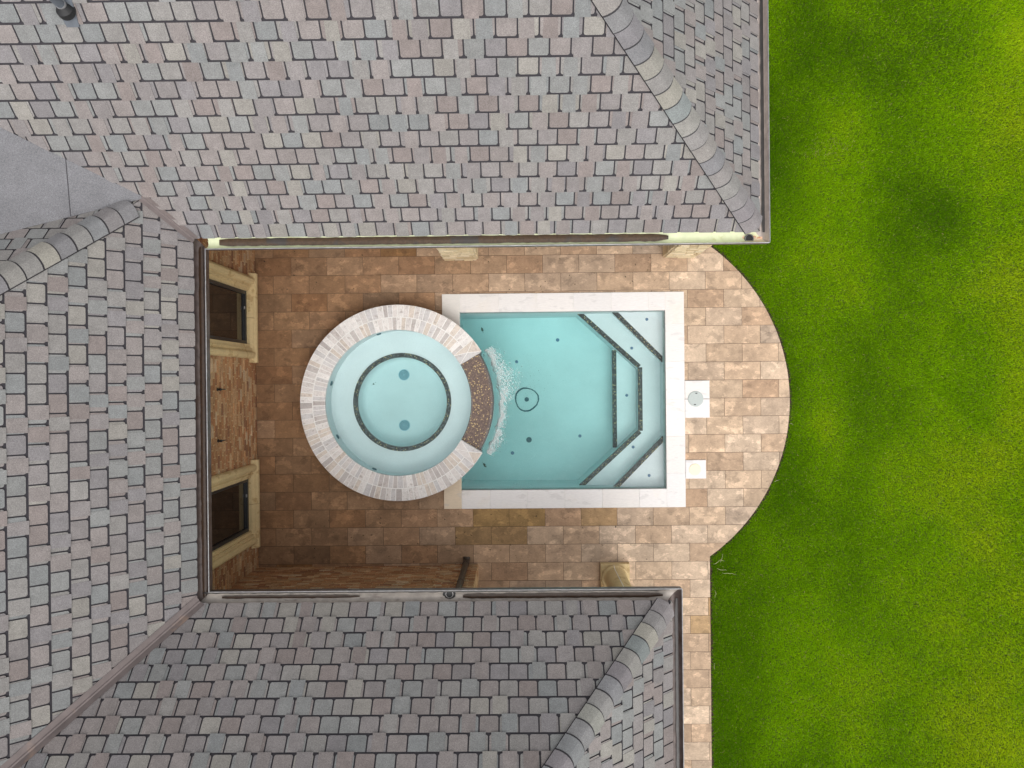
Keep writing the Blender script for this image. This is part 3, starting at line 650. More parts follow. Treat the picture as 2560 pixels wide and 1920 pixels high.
def leaf(x, y, z, s, rot, label, seed):
    r = random.Random(seed); m = MB(); P = []
    for k in range(9): P.append((k / 8 * s, math.sin(math.pi * (k / 8) ** .8) * s * .28 * r.uniform(.7, 1.2), .006 * math.sin(k)))
    Q = [(a, -b_ * r.uniform(.6, 1.1), c_ * .7) for a, b_, c_ in P]
    c_, s_ = math.cos(rot), math.sin(rot)
    tr = lambda p: (x + p[0] * c_ - p[1] * s_, y + p[0] * s_ + p[1] * c_, z + .008 + p[2])
    vs = [tr(p) for p in P] + [tr(p) for p in Q]
    m.add(vs, [(k, k + 9, k + 10, k + 1) for k in range(8)])
    m.tube([tr((0, 0, 0)), tr((-.35 * s, .1 * s, .002))], .002, 6)
    o = m.build('leaf', M['wetleaf']); return tag(o, label, 'leaf', 'leaves sunk in the water')
leaf(-.667, .96, fz(-.667), .085, 1.9, 'thin dark curled leaf sunk in the pool corner between tub rim and marble slab', 1)
leaf(-.69, -1.53, fz(-.69), .10, -.9, 'broad dark leaf clump sunk in the pool near the amber marble coping slab', 2)
leaf(-2.60, -.02, FZ - .01, .07, .6, 'small dark leaf on the hot tub floor left of the round drain covers', 3)

# ------------------------------------------------------------------ the house
house = empty('brick_house', (-4.5, 0, 0), 'brick house with grey and mauve shingle hip roofs wrapped round the pool patio', 'house')
SH = [((.246, .219, .211), 7), ((.229, .211, .210), 6), ((.248, .240, .230), 6), ((.226, .236, .233), 5), ((.272, .260, .235), 3), ((.226, .190, .180), 4), ((.206, .196, .204), 4), ((.204, .220, .223), 3)]
shbag = [c for c, k in SH for _ in range(k)]
def shcol(r, dull=1.0):
    c = r.choice(shbag); v = r.uniform(.92, 1.06) * dull; mean = (.229, .214, .208); c = tuple(mean[k] + (c[k] - mean[k]) * .72 for k in range(3))
    return (c[0] * v, c[1] * v, c[2] * v, r.random())
def shingle_roof(O, u, v, region, expo, pitch=.2245, off=0.0, seed=1, label=None, rows=60):
    """laminated tab shingles on one roof plane; region is a convex polygon in the plane's (u, v)"""
    O = Vector(O); u = Vector(u).normalized(); v = Vector(v).normalized(); nrm = u.cross(v).normalized()
    if nrm.z < 0: nrm = -nrm
    H = halves(region); r = random.Random(seed)
    umin = min(p[0] for p in region); umax = max(p[0] for p in region); vmax = max(p[1] for p in region)
    W = lambda p, h: O + u * p[0] + v * p[1] + nrm * h
    base = MB(); base.add([W(p, -.004) for p in region], [tuple(range(len(region)))])
    base.add([W(p, -.03) for p in reversed(region)], [tuple(range(len(region)))])
    mb = MB(); flip = u.cross(v).z < 0
    def tab(poly, h0, h1, v0, v1, col):
        poly = clip_in(poly, H)
        if len(poly) < 3 or area(poly) < 1e-5: return
        n = len(poly); hh = lambda p: h0 + (h1 - h0) * min(1, max(0, (p[1] - v0) / (v1 - v0)))
        top = [W(p, hh(p)) for p in poly]; bot = [W(p, -.004) for p in poly]
        f = [tuple(range(n))]; sd = [(i + n, (i + 1) % n + n, (i + 1) % n, i) for i in range(n)]
        if flip: f = [tuple(reversed(f[0]))]; sd = [tuple(reversed(q)) for q in sd]
        mb.add(top, f, col); mb.add(top + bot, sd, (.050, .047, .051, 0))
    slot, band, cr = .0170, .0225, .021
    for k in range(rows):
        v0 = k * expo; v1 = v0 + expo
        if v0 > vmax: break
        sh = off + (pitch / 2 if k % 2 else 0) + r.uniform(-.006, .006)
        b0 = v0 + (band if k else .004)
        j0 = int((umin - sh) / pitch) - 1; j1 = int((umax - sh) / pitch) + 1; prev = False
        for j in range(j0, j1 + 1):
            x0 = sh + j * pitch + slot / 2; x1 = sh + (j + 1) * pitch - slot / 2
            jt = r.uniform(-.003, .003)
            q = [(x0, v1 - .001), (x0, b0 + cr + jt), (x0 + cr * .35, b0 + cr * .3 + jt), (x0 + cr, b0 + jt), (x1 - cr, b0 + jt), (x1 - cr * .35, b0 + cr * .3 + jt), (x1, b0 + cr + jt), (x1, v1 - .001)]
            tab(q, .0105, .003, v0, v1, shcol(r))
            if r.random() < (.42 if prev else .58):
                wv = r.uniform(.148, .182); cx_ = (x0 + x1) / 2 + r.uniform(-1, 1) * (pitch - slot - wv) * .42
                f_ = .004 + r.uniform(0, .004)
                q = [(cx_ - wv / 2 + f_, v1 - .0005), (cx_ - wv / 2, v0 + .004), (cx_ - wv / 2 + .004, v0 - .001), (cx_ + wv / 2 - .004, v0 - .001), (cx_ + wv / 2, v0 + .004), (cx_ + wv / 2 - f_, v1 - .0005)]
                tab(q, .0150, .0052, v0, v1, shcol(r)); prev = True
            else: prev = False
    ro = mb.build('roof', M['shingle'], house)
    if label: ro['label'] = label
    base.build('underlay', M['underlay'], ro)
    return ro, nrm
s2 = lambda m: math.hypot(1, m)
RUN_U, RUN_L, RUN_B = 4.0, 3.208, 3.0
MR, ML, MBK = .92, .935, .906
apexU = UR_X - RUN_U / MR; apexL = LR_X - RUN_B / MR
# upper wing (front slope, hip end)
k2_ = s2(1.0)
roofU, nU = shingle_roof((0, UP_Y, EZ), (1, 0, 0), (0, 1, 1), [(-9, 0), (UR_X, 0), (apexU, RUN_U * k2_), (-9, RUN_U * k2_)], .1405 * k2_, off=-1.998 % .2245, seed=1, label='grey and mauve shingle slope above the porch')
kR = s2(MR)
roofUR, nUR = shingle_roof((UR_X, 0, EZ), (0, 1, 0), (-1, 0, MR), [(UP_Y, 0), (UP_Y + 2 * RUN_U, 0), (UP_Y + RUN_U, RUN_U / MR * kR)], .1465 * kR, off=.05, seed=2, label='narrow shingle hip end beside the lawn')
# left wing
kL = s2(ML)
V0 = (-4.548, 2.285)
roofL, nL = shingle_roof((LF_X, 0, EZ), (0, 1, 0), (-1, 0, ML), [(LO_Y, 0), (UP_Y, 0), (V0[1], (LF_X - V0[0]) * kL), (-.585, RUN_L * kL), (LO_Y - 3.0, RUN_L * kL)], .146 * kL, off=.03, seed=3, label='steep shingle slope behind the brick wall with two windows')
kB = s2(MBK)
zV = EZ + ML * (LF_X - V0[0])
roofB, nB = shingle_roof((V0[0], V0[1], zV), (-1, 0, 0), (0, -1, MBK), [(0, 0), (4.4, 0), (4.4, 2.87 * kB), (2.785, 2.87 * kB)], .1465 * kB, off=.11, seed=4, label='back shingle slope draining to the grey flat roof')
# lower wing
roofD, nD = shingle_roof((0, LO_Y, EZ), (1, 0, 0), (0, -1, 1), [(-8, 0), (LR_X, 0), (apexL, RUN_B * k2_), (-8, RUN_B * k2_)], .1405 * k2_, off=-1.496 % .2245, seed=5, label='grey shingle slope above the downspout')
roofDR, nDR = shingle_roof((LR_X, 0, EZ), (0, -1, 0), (-1, 0, MR), [(-LO_Y, 0), (-LO_Y + 2 * RUN_B, 0), (-LO_Y + RUN_B, RUN_B / MR * kR)], .1465 * kR, off=.08, seed=6, label='narrow shingle hip end beside the paved path')
# plain far slopes out of sight
for q in ([(-9, 5.875, 7.2), (apexU, 5.875, 7.2), (UR_X, 9.875, EZ - .02), (-9, 9.875, EZ - .02)],
          [(-8, LO_Y - RUN_B, 6.2), (-8, LO_Y - 2 * RUN_B, EZ - .02), (LR_X, LO_Y - 2 * RUN_B, EZ - .02), (apexL, LO_Y - RUN_B, 6.2)],
          [(-7.333, -.585, 6.2), (-10.5, -.585, EZ), (-10.5, -8.8, EZ), (-7.333, -5.785, 6.2)]):
    m = MB(); m.add(q, [(0, 1, 2, 3)], (.2, .18, .175, 0)); m.build('roof', M['shingle'], house)

CAPC = [((.212, .196, .198), 5), ((.200, .186, .195), 4), ((.220, .214, .205), 3), ((.272, .260, .228), 2), ((.200, .222, .218), 2), ((.192, .192, .199), 3)]
capbag = [c for c, k in CAPC for _ in range(k)]
def hip_caps(p_low, p_high, nA, nB, dirA, dirB, parent, seed, wdt=.148, expo=.205):
    """bent cap shingles lapped up a hip; dirA/dirB point down each slope, square to the hip"""
    p0 = Vector(p_low); p1 = Vector(p_high); d = p1 - p0; L = d.length; d.normalize(); r = random.Random(seed)
    nA = Vector(nA); nB = Vector(nB); up = (nA + nB).normalized()
    a = (Vector(dirA) - d * Vector(dirA).dot(d)); a = (a - nA * a.dot(nA)).normalized()
    b = (Vector(dirB) - d * Vector(dirB).dot(d)); b = (b - nB * b.dot(nB)).normalized()
    n = int(L / expo) + 1; m = MB(); st = .075
    for i in range(n):
        s0 = st + i * expo + r.uniform(-.003, .003); s1 = min(L, s0 + expo * 1.35)
        if s0 > L - .05: break
        c = r.choice(capbag); c2 = r.choice(capbag); mixv = r.uniform(0, .5); v = r.uniform(.94, 1.06)
        c = tuple((c[k] * (1 - mixv) + c2[k] * mixv) * v for k in range(3)) + (r.random(),)
        vs = []
        sec = [(a, 1.0, nA), (a, .66, nA), (a, .36, nA), (a, .14, (nA * .75 + up * .25)), (a, 0, up), (b, .14, (nB * .75 + up * .25)), (b, .36, nB), (b, .66, nB), (b, 1.0, nB)]
        sag = [0, 0, .003, .010, .016, .010, .003, 0, 0]; arc = [.030, .012, .004, 0, 0, 0, .004, .012, .030]
        # rows along the cap: butt, just below the next cap's butt (a dark strip from there on: bare asphalt plus that butt's shade, painted in), tail
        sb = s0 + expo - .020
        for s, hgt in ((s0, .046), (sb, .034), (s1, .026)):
            for (dr_, f, nn_), sg, ar in zip(sec, sag, arc):
                vs.append(p0 + d * (s + ar) + dr_ * (f * wdt) + nn_.normalized() * hgt - up * sg)
        for (dr_, f, nn_), sg, ar in zip(sec, sag, arc): vs.append(p0 + d * (s0 + ar) + dr_ * (f * wdt) + nn_.normalized() * .008 - up * sg)
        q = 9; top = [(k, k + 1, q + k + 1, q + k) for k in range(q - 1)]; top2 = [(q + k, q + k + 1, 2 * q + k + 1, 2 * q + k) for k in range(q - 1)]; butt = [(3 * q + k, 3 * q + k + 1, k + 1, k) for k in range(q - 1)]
        if (Vector(vs[1]) - Vector(vs[0])).cross(Vector(vs[q]) - Vector(vs[0])).z < 0:
            top = [tuple(reversed(f)) for f in top]; top2 = [tuple(reversed(f)) for f in top2]; butt = [tuple(reversed(f)) for f in butt]
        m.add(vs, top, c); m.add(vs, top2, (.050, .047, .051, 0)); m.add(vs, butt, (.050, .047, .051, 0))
        # side edges
        for e0, e1 in ((0, q), (q, 2 * q), (q - 1, 2 * q - 1), (2 * q - 1, 3 * q - 1)):
            pa, pb = Vector(vs[e0]), Vector(vs[e1]); dn = Vector((0, 0, -.03)); m.add([pa, pb, pb + dn, pa + dn], [(0, 1, 2, 3)], (.050, .047, .051, 0))
    return m.build('hip_cap', M['shingle'], parent)
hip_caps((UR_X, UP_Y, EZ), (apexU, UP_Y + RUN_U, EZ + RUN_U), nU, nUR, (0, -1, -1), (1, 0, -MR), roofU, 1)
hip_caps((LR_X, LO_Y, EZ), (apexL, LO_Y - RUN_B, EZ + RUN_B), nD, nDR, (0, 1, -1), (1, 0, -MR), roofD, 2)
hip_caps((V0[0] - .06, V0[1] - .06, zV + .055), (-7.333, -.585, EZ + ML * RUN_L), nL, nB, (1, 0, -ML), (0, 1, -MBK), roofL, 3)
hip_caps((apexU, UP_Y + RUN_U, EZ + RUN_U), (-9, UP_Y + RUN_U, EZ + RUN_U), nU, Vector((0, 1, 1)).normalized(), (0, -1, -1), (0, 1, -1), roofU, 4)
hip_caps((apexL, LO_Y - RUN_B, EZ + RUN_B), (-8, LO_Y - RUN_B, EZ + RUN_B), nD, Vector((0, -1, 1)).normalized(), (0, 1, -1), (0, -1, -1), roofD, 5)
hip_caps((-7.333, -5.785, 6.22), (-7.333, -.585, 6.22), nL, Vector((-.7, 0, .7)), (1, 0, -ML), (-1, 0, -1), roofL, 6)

def valley(p0, p1, nA, nB, parent, wdt=.075):
    """W-shaped metal valley: two wings lying on the slopes, a crimped rib between"""
    p0 = Vector(p0); p1 = Vector(p1); d = (p1 - p0).normalized()
    a = d.cross(Vector(nA)).normalized(); b = d.cross(Vector(nB)).normalized()
    if a.z < 0: a = -a
    if b.z < 0: b = -b
    m = MB(); L = (p1 - p0).length; cuts = [0, .42, 1.0] if L > 1 else [0, 1.0]
    for i, (t0, t1) in enumerate(zip(cuts, cuts[1:])):
        up = Vector((0, 0, 1)); rise = .022 + .005 * (len(cuts) - 2 - i)
        sec = [a * wdt * 1.02, a * wdt, a * .018, up * .020, b * .018, b * wdt, b * wdt * 1.02]
        hs = [-.012, 0, 0, 0, 0, 0, -.012]
        vs = [p0 + d * (L * t) + s + up * (rise + h) for t in (t0, t1 + (.02 if t1 < 1 else 0)) for s, h in zip(sec, hs)]
        q = len(sec); m.add(vs, [(k, k + 1, q + k + 1, q + k) for k in range(q - 1)])
    return m.build('valley_flashing', M['flash'], parent)
valley((LF_X + .02, UP_Y - .02, EZ - .02), (V0[0] - .01, V0[1] + .01, zV + .01), nU, nL, roofL, .062)
valley((LF_X + .03, LO_Y + .03, EZ - .03), (-7.333, LO_Y - 3.0, EZ + ML * RUN_L), nD, nL, roofL, .085)
# grey cap-sheet saddle between the two upper slopes
A0 = Vector((V0[0] + .03, V0[1] + .0, zV + .006)); U1 = Vector((-5.831, 2.934, 4.279)); D1 = Vector((-5.983, 1.761, 4.087))
m = MB(); kx = 2.3; nU_, D_ = (U1 - A0), (D1 - A0); steps = 12; lift = Vector((0, 0, .016))
for i in range(steps):
    t0, t1 = kx * i / steps, kx * (i + 1) / steps
    P = [A0 + nU_ * t0, A0 + D_ * t0, A0 + D_ * t1, A0 + nU_ * t1]
    if i == 0: P = [P[0], P[2], P[3]]
    m.add([p + lift for p in P], [tuple(range(len(P)))])
    m.add([A0 + D_ * t0 + lift, A0 + D_ * t0 - lift, A0 + D_ * t1 - lift, A0 + D_ * t1 + lift], [(0, 1, 2, 3)])
    m.add([A0 + nU_ * t0 + lift, A0 + nU_ * t1 + lift, A0 + nU_ * t1 - lift, A0 + nU_ * t0 - lift], [(0, 1, 2, 3)])
mem = m.build('flat_roof', M['membrane'], house); mem['label'] = 'flat grey granular saddle roof between two shingle slopes'
tU = .56; pa = A0 + nU_ * tU + lift; pb = A0 + D_ * (tU * .93) + lift
m = MB(); m.add([pa + Vector((0, 0, .003)), pb + Vector((0, 0, .003)), pb + Vector((-.007, 0, .006)), pa + Vector((-.007, 0, .006))], [(0, 1, 2, 3)])
m.build('seam', M['underlay'], mem)
# vent pipe
vp = bpy.data.objects.new('vent_pipe', None); COL.objects.link(vp); vp.parent = house; VX, VY, VZ = -4.517, 3.80, 5.145; vp.location = Vector((VX, VY, VZ)) - Vector(house.location)
u_ = Vector((1, 0, 0)); v_ = Vector((0, 1, 1)).normalized(); n_ = Vector((0, -1, 1)).normalized(); B0 = Vector((VX, VY, VZ))
def put(mb, name, mat, parent, base): 
    me_o = mb.build(name, mat); me_o.parent = parent; me_o.location = -base; return me_o
m = MB(); m.tube([B0 + Vector((0, 0, -.05)), B0 + Vector((0, 0, .42))], .043, 20); m.tube([B0 + Vector((0, 0, .4201)), B0 + Vector((0, 0, .43))], [.036, .036], 20); put(m, 'pipe', M['vent'], vp, B0)
m = MB()
P = [B0 + u_ * a + v_ * b_ + n_ * .020 for a, b_ in ((-.065, -.165), (.065, -.165), (.11, .2), (-.11, .2))]
m.add(P + [p - n_ * .016 for p in P], [(0, 1, 2, 3), (0, 4, 5, 1), (1, 5, 6, 2), (3, 2, 6, 7), (0, 3, 7, 4)]); put(m, 'flange', M['vent'], vp, B0)
m = MB(); m.tube([B0 + n_ * .02, B0 + n_ * .03 + Vector((0, 0, .02)), B0 + Vector((0, 0, .075)), B0 + Vector((0, 0, .09))], [.10, .085, .052, .045], 24); put(m, 'collar', M['black'], vp, B0)
m = MB(); m.tube([B0 + Vector((0, 0, .085)), B0 + Vector((0, 0, .105))], [.050, .049], 20); put(m, 'clamp', M['lip'], vp, B0)

# ---- gutters: a U trough with a rolled outer lip
def gutter(p0, p1, out, mat, wdt=.135, dep=.10, m0=0.0, m1=0.0, silt_shade=None, silt_shade_mat=None, seed=0):
    """p0-p1 along the eave at shingle edge; out points away from the roof; m0/m1 mitre each end (metres of extra length at the lip)"""
    p0 = Vector(p0); p1 = Vector(p1); d = (p1 - p0).normalized(); out = Vector(out); zt = EZ - .02
    prof = [(-.045, .0), (-.040, -.03), (-.02, -.075), (.01, -dep), (.06, -dep - .008), (.095, -dep + .012), (.118, -.055), (.126, -.02), (wdt, .0)]
    m = MB(); n = len(prof); vs = []
    L = (p1 - p0).length; sg = max(2, int(L / .25))
    for i in range(sg + 1):
        t = i / sg
        for o_, h in prof:
            sx = -m0 * (o_ / wdt) * (1 - t) + m1 * (o_ / wdt) * t
            q = p0 + d * (L * t + sx) + out * o_; vs.append((q.x, q.y, zt + h))
    fs = [(i * n + k, i * n + k + 1, (i + 1) * n + k + 1, (i + 1) * n + k) for i in range(sg) for k in range(n - 1)]
    m.add(vs, fs)
    if m0 == 0: m.add(vs[:n], [tuple(range(n))])
    if m1 == 0: m.add(vs[-n:], [tuple(reversed(range(n)))])
    g_ = m.build('gutter', mat, house, smooth=True)
    m = MB(); a = p0 + d * (-m0) + out * (wdt + .004); b_ = p1 + d * m1 + out * (wdt + .004)
    m.tube([(a.x, a.y, zt + .002), (b_.x, b_.y, zt + .002)], .0065, 8)
    m.build('lip', M['lip'], g_, smooth=True)
    # outer face, one mm or so off the trough
    m = MB(); q = [(a.x, a.y, zt), (b_.x, b_.y, zt), (b_.x, b_.y, zt - .11), (a.x, a.y, zt - .11)]; m.add(q, [(0, 1, 2, 3)]); m.build('face', M['gutter_brown'], g_)
    if silt_shade:
        r = random.Random(seed)
        for (s0, s1, o0, o1, h, *mk) in silt_shade:  # sediment streaks, plus dark strips that paint shade inside the lip
            m = MB(); n_s = max(6, int((s1 - s0) * L / .06)); vs = []
            for i in range(n_s + 1):
                t = s0 + (s1 - s0) * i / n_s; fade = min(1, (i + 1.5) / 3, (n_s - i + .5) / 3); c_ = (o0 + o1) / 2; hw = (o1 - o0) / 2 * (.35 + .65 * fade)
                for o_, hh in ((c_ - hw + r.uniform(-.004, .004), 0), (c_, .003), (c_ + hw + r.uniform(-.004, .004), 0)):
                    q = p0 + d * (L * t) + out * o_; vs.append((q.x, q.y, zt - dep + h + hh))
            m.add(vs, [(i * 3 + k, i * 3 + k + 1, i * 3 + k + 4, i * 3 + k + 3) for i in range(n_s) for k in (0, 1)])
            m.build('silt', M[mk[0]] if mk else (silt_shade_mat or M['sediment']), g_)
    return g_
W_ = .135
gU = gutter((LF_X + W_ + 0, UP_Y, 0), (UR_X, UP_Y, 0), (0, -1, 0), M['gutter_cream'], m0=.0001, m1=W_, silt_shade=[(.022, .84, -.004, .092, .026)], seed=1)
gR = gutter((UR_X, UP_Y, 0), (UR_X, UP_Y + 8, 0), (1, 0, 0), M['gutter_dark'], m0=W_, m1=0, silt_shade=[(.001, .999, .066, .118, .022)], silt_shade_mat=M['wetshade'], seed=7)
gL = gutter((LF_X, UP_Y, 0), (LF_X, LO_Y, 0), (1, 0, 0), M['gutter_brown'], m0=-W_, m1=-W_, silt_shade=[(.02, .99, .018, .078, .020)], silt_shade_mat=M['dark_silt'], seed=2)
gD = gutter((LF_X, LO_Y, 0), (LR_X, LO_Y, 0), (0, 1, 0), M['gutter_grey'], m0=-W_, m1=W_, silt_shade=[(.045, .34, .028, .062, .020), (.56, .985, .010, .066, .020), (.004, .999, .094, .120, .030, 'wetshade')], silt_shade_mat=M['dark_silt'], seed=3)  # the last strip paints the shade just inside the lip
gQ = gutter((LR_X, LO_Y, 0), (LR_X, LO_Y - 6, 0), (1, 0, 0), M['gutter_brown'], m0=W_, m1=0, silt_shade=[(.001, .999, .066, .118, .022)], silt_shade_mat=M['wetshade'], seed=7)
def outlet(x, y, par, r, tar=False):
    z = EZ - .02 - .092
    m = MB(); m.lathe([(r + .012, z - .002), (r + .012, z + .012), (r + .002, z + .014), (r, z + .010), (r, z - .12)], (x, y), 24)
    o = m.build('outlet', M['pipe'], par); m = MB(); m.lathe([(r - .001, z + .006), (.0001, z + .0055)], (x, y), 24); m.build('opening', M['black'], o.parent)
    m = MB(); m.lathe([(r + .001, z + .0165), (r + .006, z + .0165), (r + .006, z + .012)], (x, y), 28); m.build('rim', M['lip'], par)
    if tar:
        rr_ = random.Random(3); P = [(x + (r + .030 + rr_.uniform(-.010, .012)) * math.cos(t) * 1.15, y + (r + .018 + rr_.uniform(-.006, .004)) * math.sin(t)) for t in [2 * math.pi * k / 20 for k in range(20)]]
        m = MB(); m.prism(P, z - .03, z + .004); m.build('sealant', M['black'], par)
    return o
outlet(-.918, -2.718, gD, .042, True); outlet(2.965, 1.806, gU, .047)
# a patch of rust where the corner outlet leaks
M['rust'] = material('rusty_paint', srgb(214, 160, 122), .7, [('mul', 30, 4, .3, .7, (.7, 1.2)), ('mix', 12, 4, .5, .6, srgb(245, 225, 205), (1, 1, 1), False, .7)])
for (cx, cy, sx, sy) in ((3.03, 1.825, .03, .02), (2.895, 1.83, .012, .022), (3.11, 1.80, .05, .035)):
    P = [(cx + sx * math.cos(t) * rnd.uniform(.7, 1.2), cy + sy * math.sin(t) * rnd.uniform(.7, 1.2)) for t in [2 * math.pi * k / 12 for k in range(12)]]
    m = MB(); m.prism(P, EZ - .14, EZ - .117); m.build('rust_patch', M['rust'], gU)

# ---- soffit and fascia
m = MB()
m.box(LF_X + .02, UR_X - .02, UP_Y + .048, UP_Y + .075, 3.02, EZ - .03); m.box(UR_X - .075, UR_X - .048, UP_Y + .078, 9.8, 3.02, EZ - .03)
m.box(LF_X - .075, LF_X - .048, LO_Y, UP_Y + .045, 3.02, EZ - .03); m.box(LF_X - .045, LR_X - .02, LO_Y - .075, LO_Y - .048, 3.02, EZ - .03); m.box(LR_X - .075, LR_X - .048, -8.7, LO_Y - .078, 3.02, EZ - .03)
m.build('fascia', M['fascia'], house)
m = MB(); m.box(-4.9, LF_X - .078, LO_Y - .6, UP_Y + .5, 3.03, 3.06); m.box(LF_X - .077, UR_X - .078, UP_Y + .077, 5.6, 3.031, 3.06); m.box(LF_X - .077, LR_X - .078, -6, LO_Y - .077, 3.032, 3.06)
m.build('soffit', M['fascia'], house)

# ---- brick walls, brick by brick
BR = [((.37, .185, .088), 5), ((.41, .225, .110), 5), ((.44, .265, .140), 4), ((.32, .155, .078), 2), ((.47, .31, .175), 2), ((.27, .135, .075), 1), ((.50, .36, .23), 1)]
bbag = [c for c, k in BR for _ in range(k)]
def brick_wall(origin, du, L, Hh, nrm, holes=(), seed=0, mat='brick', bed='mortar', bw=.185, bh=.058, jt=.016, bag=None, jit=.004, thick=.25, name='wall', depth=.02):
    """courses of separate bricks on a mortar backing; holes are (u0, u1, z0, z1)"""
    bag = bag or bbag
    O = Vector(origin); du = Vector(du); nrm = Vector(nrm); r = random.Random(seed); m = MB()
    P = lambda u, z, h: O + du * u + Vector((0, 0, z)) + nrm * h
    fl_ = du.cross(Vector((0, 0, 1))).dot(nrm) < 0
    def blk(u0, u1, z0, z1, h, col):
        vs = [P(u0, z0, 0), P(u1, z0, 0), P(u1, z1, 0), P(u0, z1, 0), P(u0 + .002, z0 + .002, h), P(u1 - .002, z0 + .002, h), P(u1 - .002, z1 - .002, h), P(u0 + .002, z1 - .002, h)]
        fs = [(4, 5, 6, 7), (0, 1, 5, 4), (1, 2, 6, 5), (2, 3, 7, 6), (3, 0, 4, 7)]
        if fl_: fs = [tuple(reversed(f)) for f in fs]
        m.add(vs, fs, col)
    nrow = int(Hh / (bh + jt))
    for k in range(nrow):
        z0 = k * (bh + jt) + jt; z1 = z0 + bh; u = -(bw / 2 if k % 2 else 0) + r.uniform(-.01, .01)
        while u < L:
            w1 = bw * r.uniform(.92, 1.05) if mat == 'brick' else bw * r.uniform(.6, 1.6)
            segs = [(max(u, 0), min(u + w1, L))]
            for h0, h1, hz0, hz1 in holes:
                if z1 > hz0 and z0 < hz1:
                    ns_ = []
                    for a, b_ in segs:
                        if b_ <= h0 or a >= h1: ns_.append((a, b_))
                        else:
                            if a < h0: ns_.append((a, h0))
                            if b_ > h1: ns_.append((h1, b_))
                    segs = ns_
            c = r.choice(bag); v = r.uniform(.85, 1.15); al = r.random()
            for a, b_ in segs:
                if b_ - a > .02: blk(a, b_, z0 + r.uniform(-.003, .002), z1 + r.uniform(-.002, .003), depth + r.uniform(-jit, jit), (c[0] * v, c[1] * v, c[2] * v, al))
            u += w1 + jt
    wo = m.build(name, M[mat], house)
    # mortar backing with openings
    m = MB(); xs_ = sorted({0, L, *[h[0] for h in holes], *[h[1] for h in holes]})
    for a, b_ in zip(xs_, xs_[1:]):
        mid = (a + b_) / 2; zc = [(0, Hh)]
        for h in holes:
            if h[0] < mid < h[1]: zc = [(0, h[2]), (h[3], Hh)]
        for z0, z1 in zc:
            if z1 - z0 < .01: continue
            vs = [P(a, z0, depth - .012), P(b_, z0, depth - .012), P(b_, z1, depth - .012), P(a, z1, depth - .012)] + [P(a, z0, -thick), P(b_, z0, -thick), P(b_, z1, -thick), P(a, z1, -thick)]
            m.add(vs, [(0, 1, 2, 3), (7, 6, 5, 4), (0, 3, 7, 4), (1, 5, 6, 2), (3, 2, 6, 7)])
    m.build('mortar', M[bed], wo)
    return wo
WX, WY = -4.525, -3.155
# left wall: u runs along +y from the inside corner
holes = [(.445 - WY + .06, 1.80 - WY - .06, .20, 2.45), (-2.67 - WY + .06, -1.345 - WY - .06, .20, 2.45)]
brick_wall((WX, WY, 0), (0, 1, 0), 4.585 - WY, 3.06, (1, 0, 0), holes, 1)
brick_wall((-.725, WY, 0), (-1, 0, 0), 3.80, 3.06, (0, 1, 0), (), 2)
brick_wall((-.745, WY + .001, 0), (0, -1, 0), 3.0, 3.06, (1, 0, 0), (), 3)
# porch back walls under the upper roof
brick_wall((-4.5, 4.6, 0), (1, 0, 0), 7.4, 3.06, (0, -1, 0), (), 4)
# the thicker end of the low wall by the downspout
brick_wall((-.727, WY + .022, 0), (-1, 0, 0), .62, 3.05, (0, 1, 0), (), 5, thick=.005)

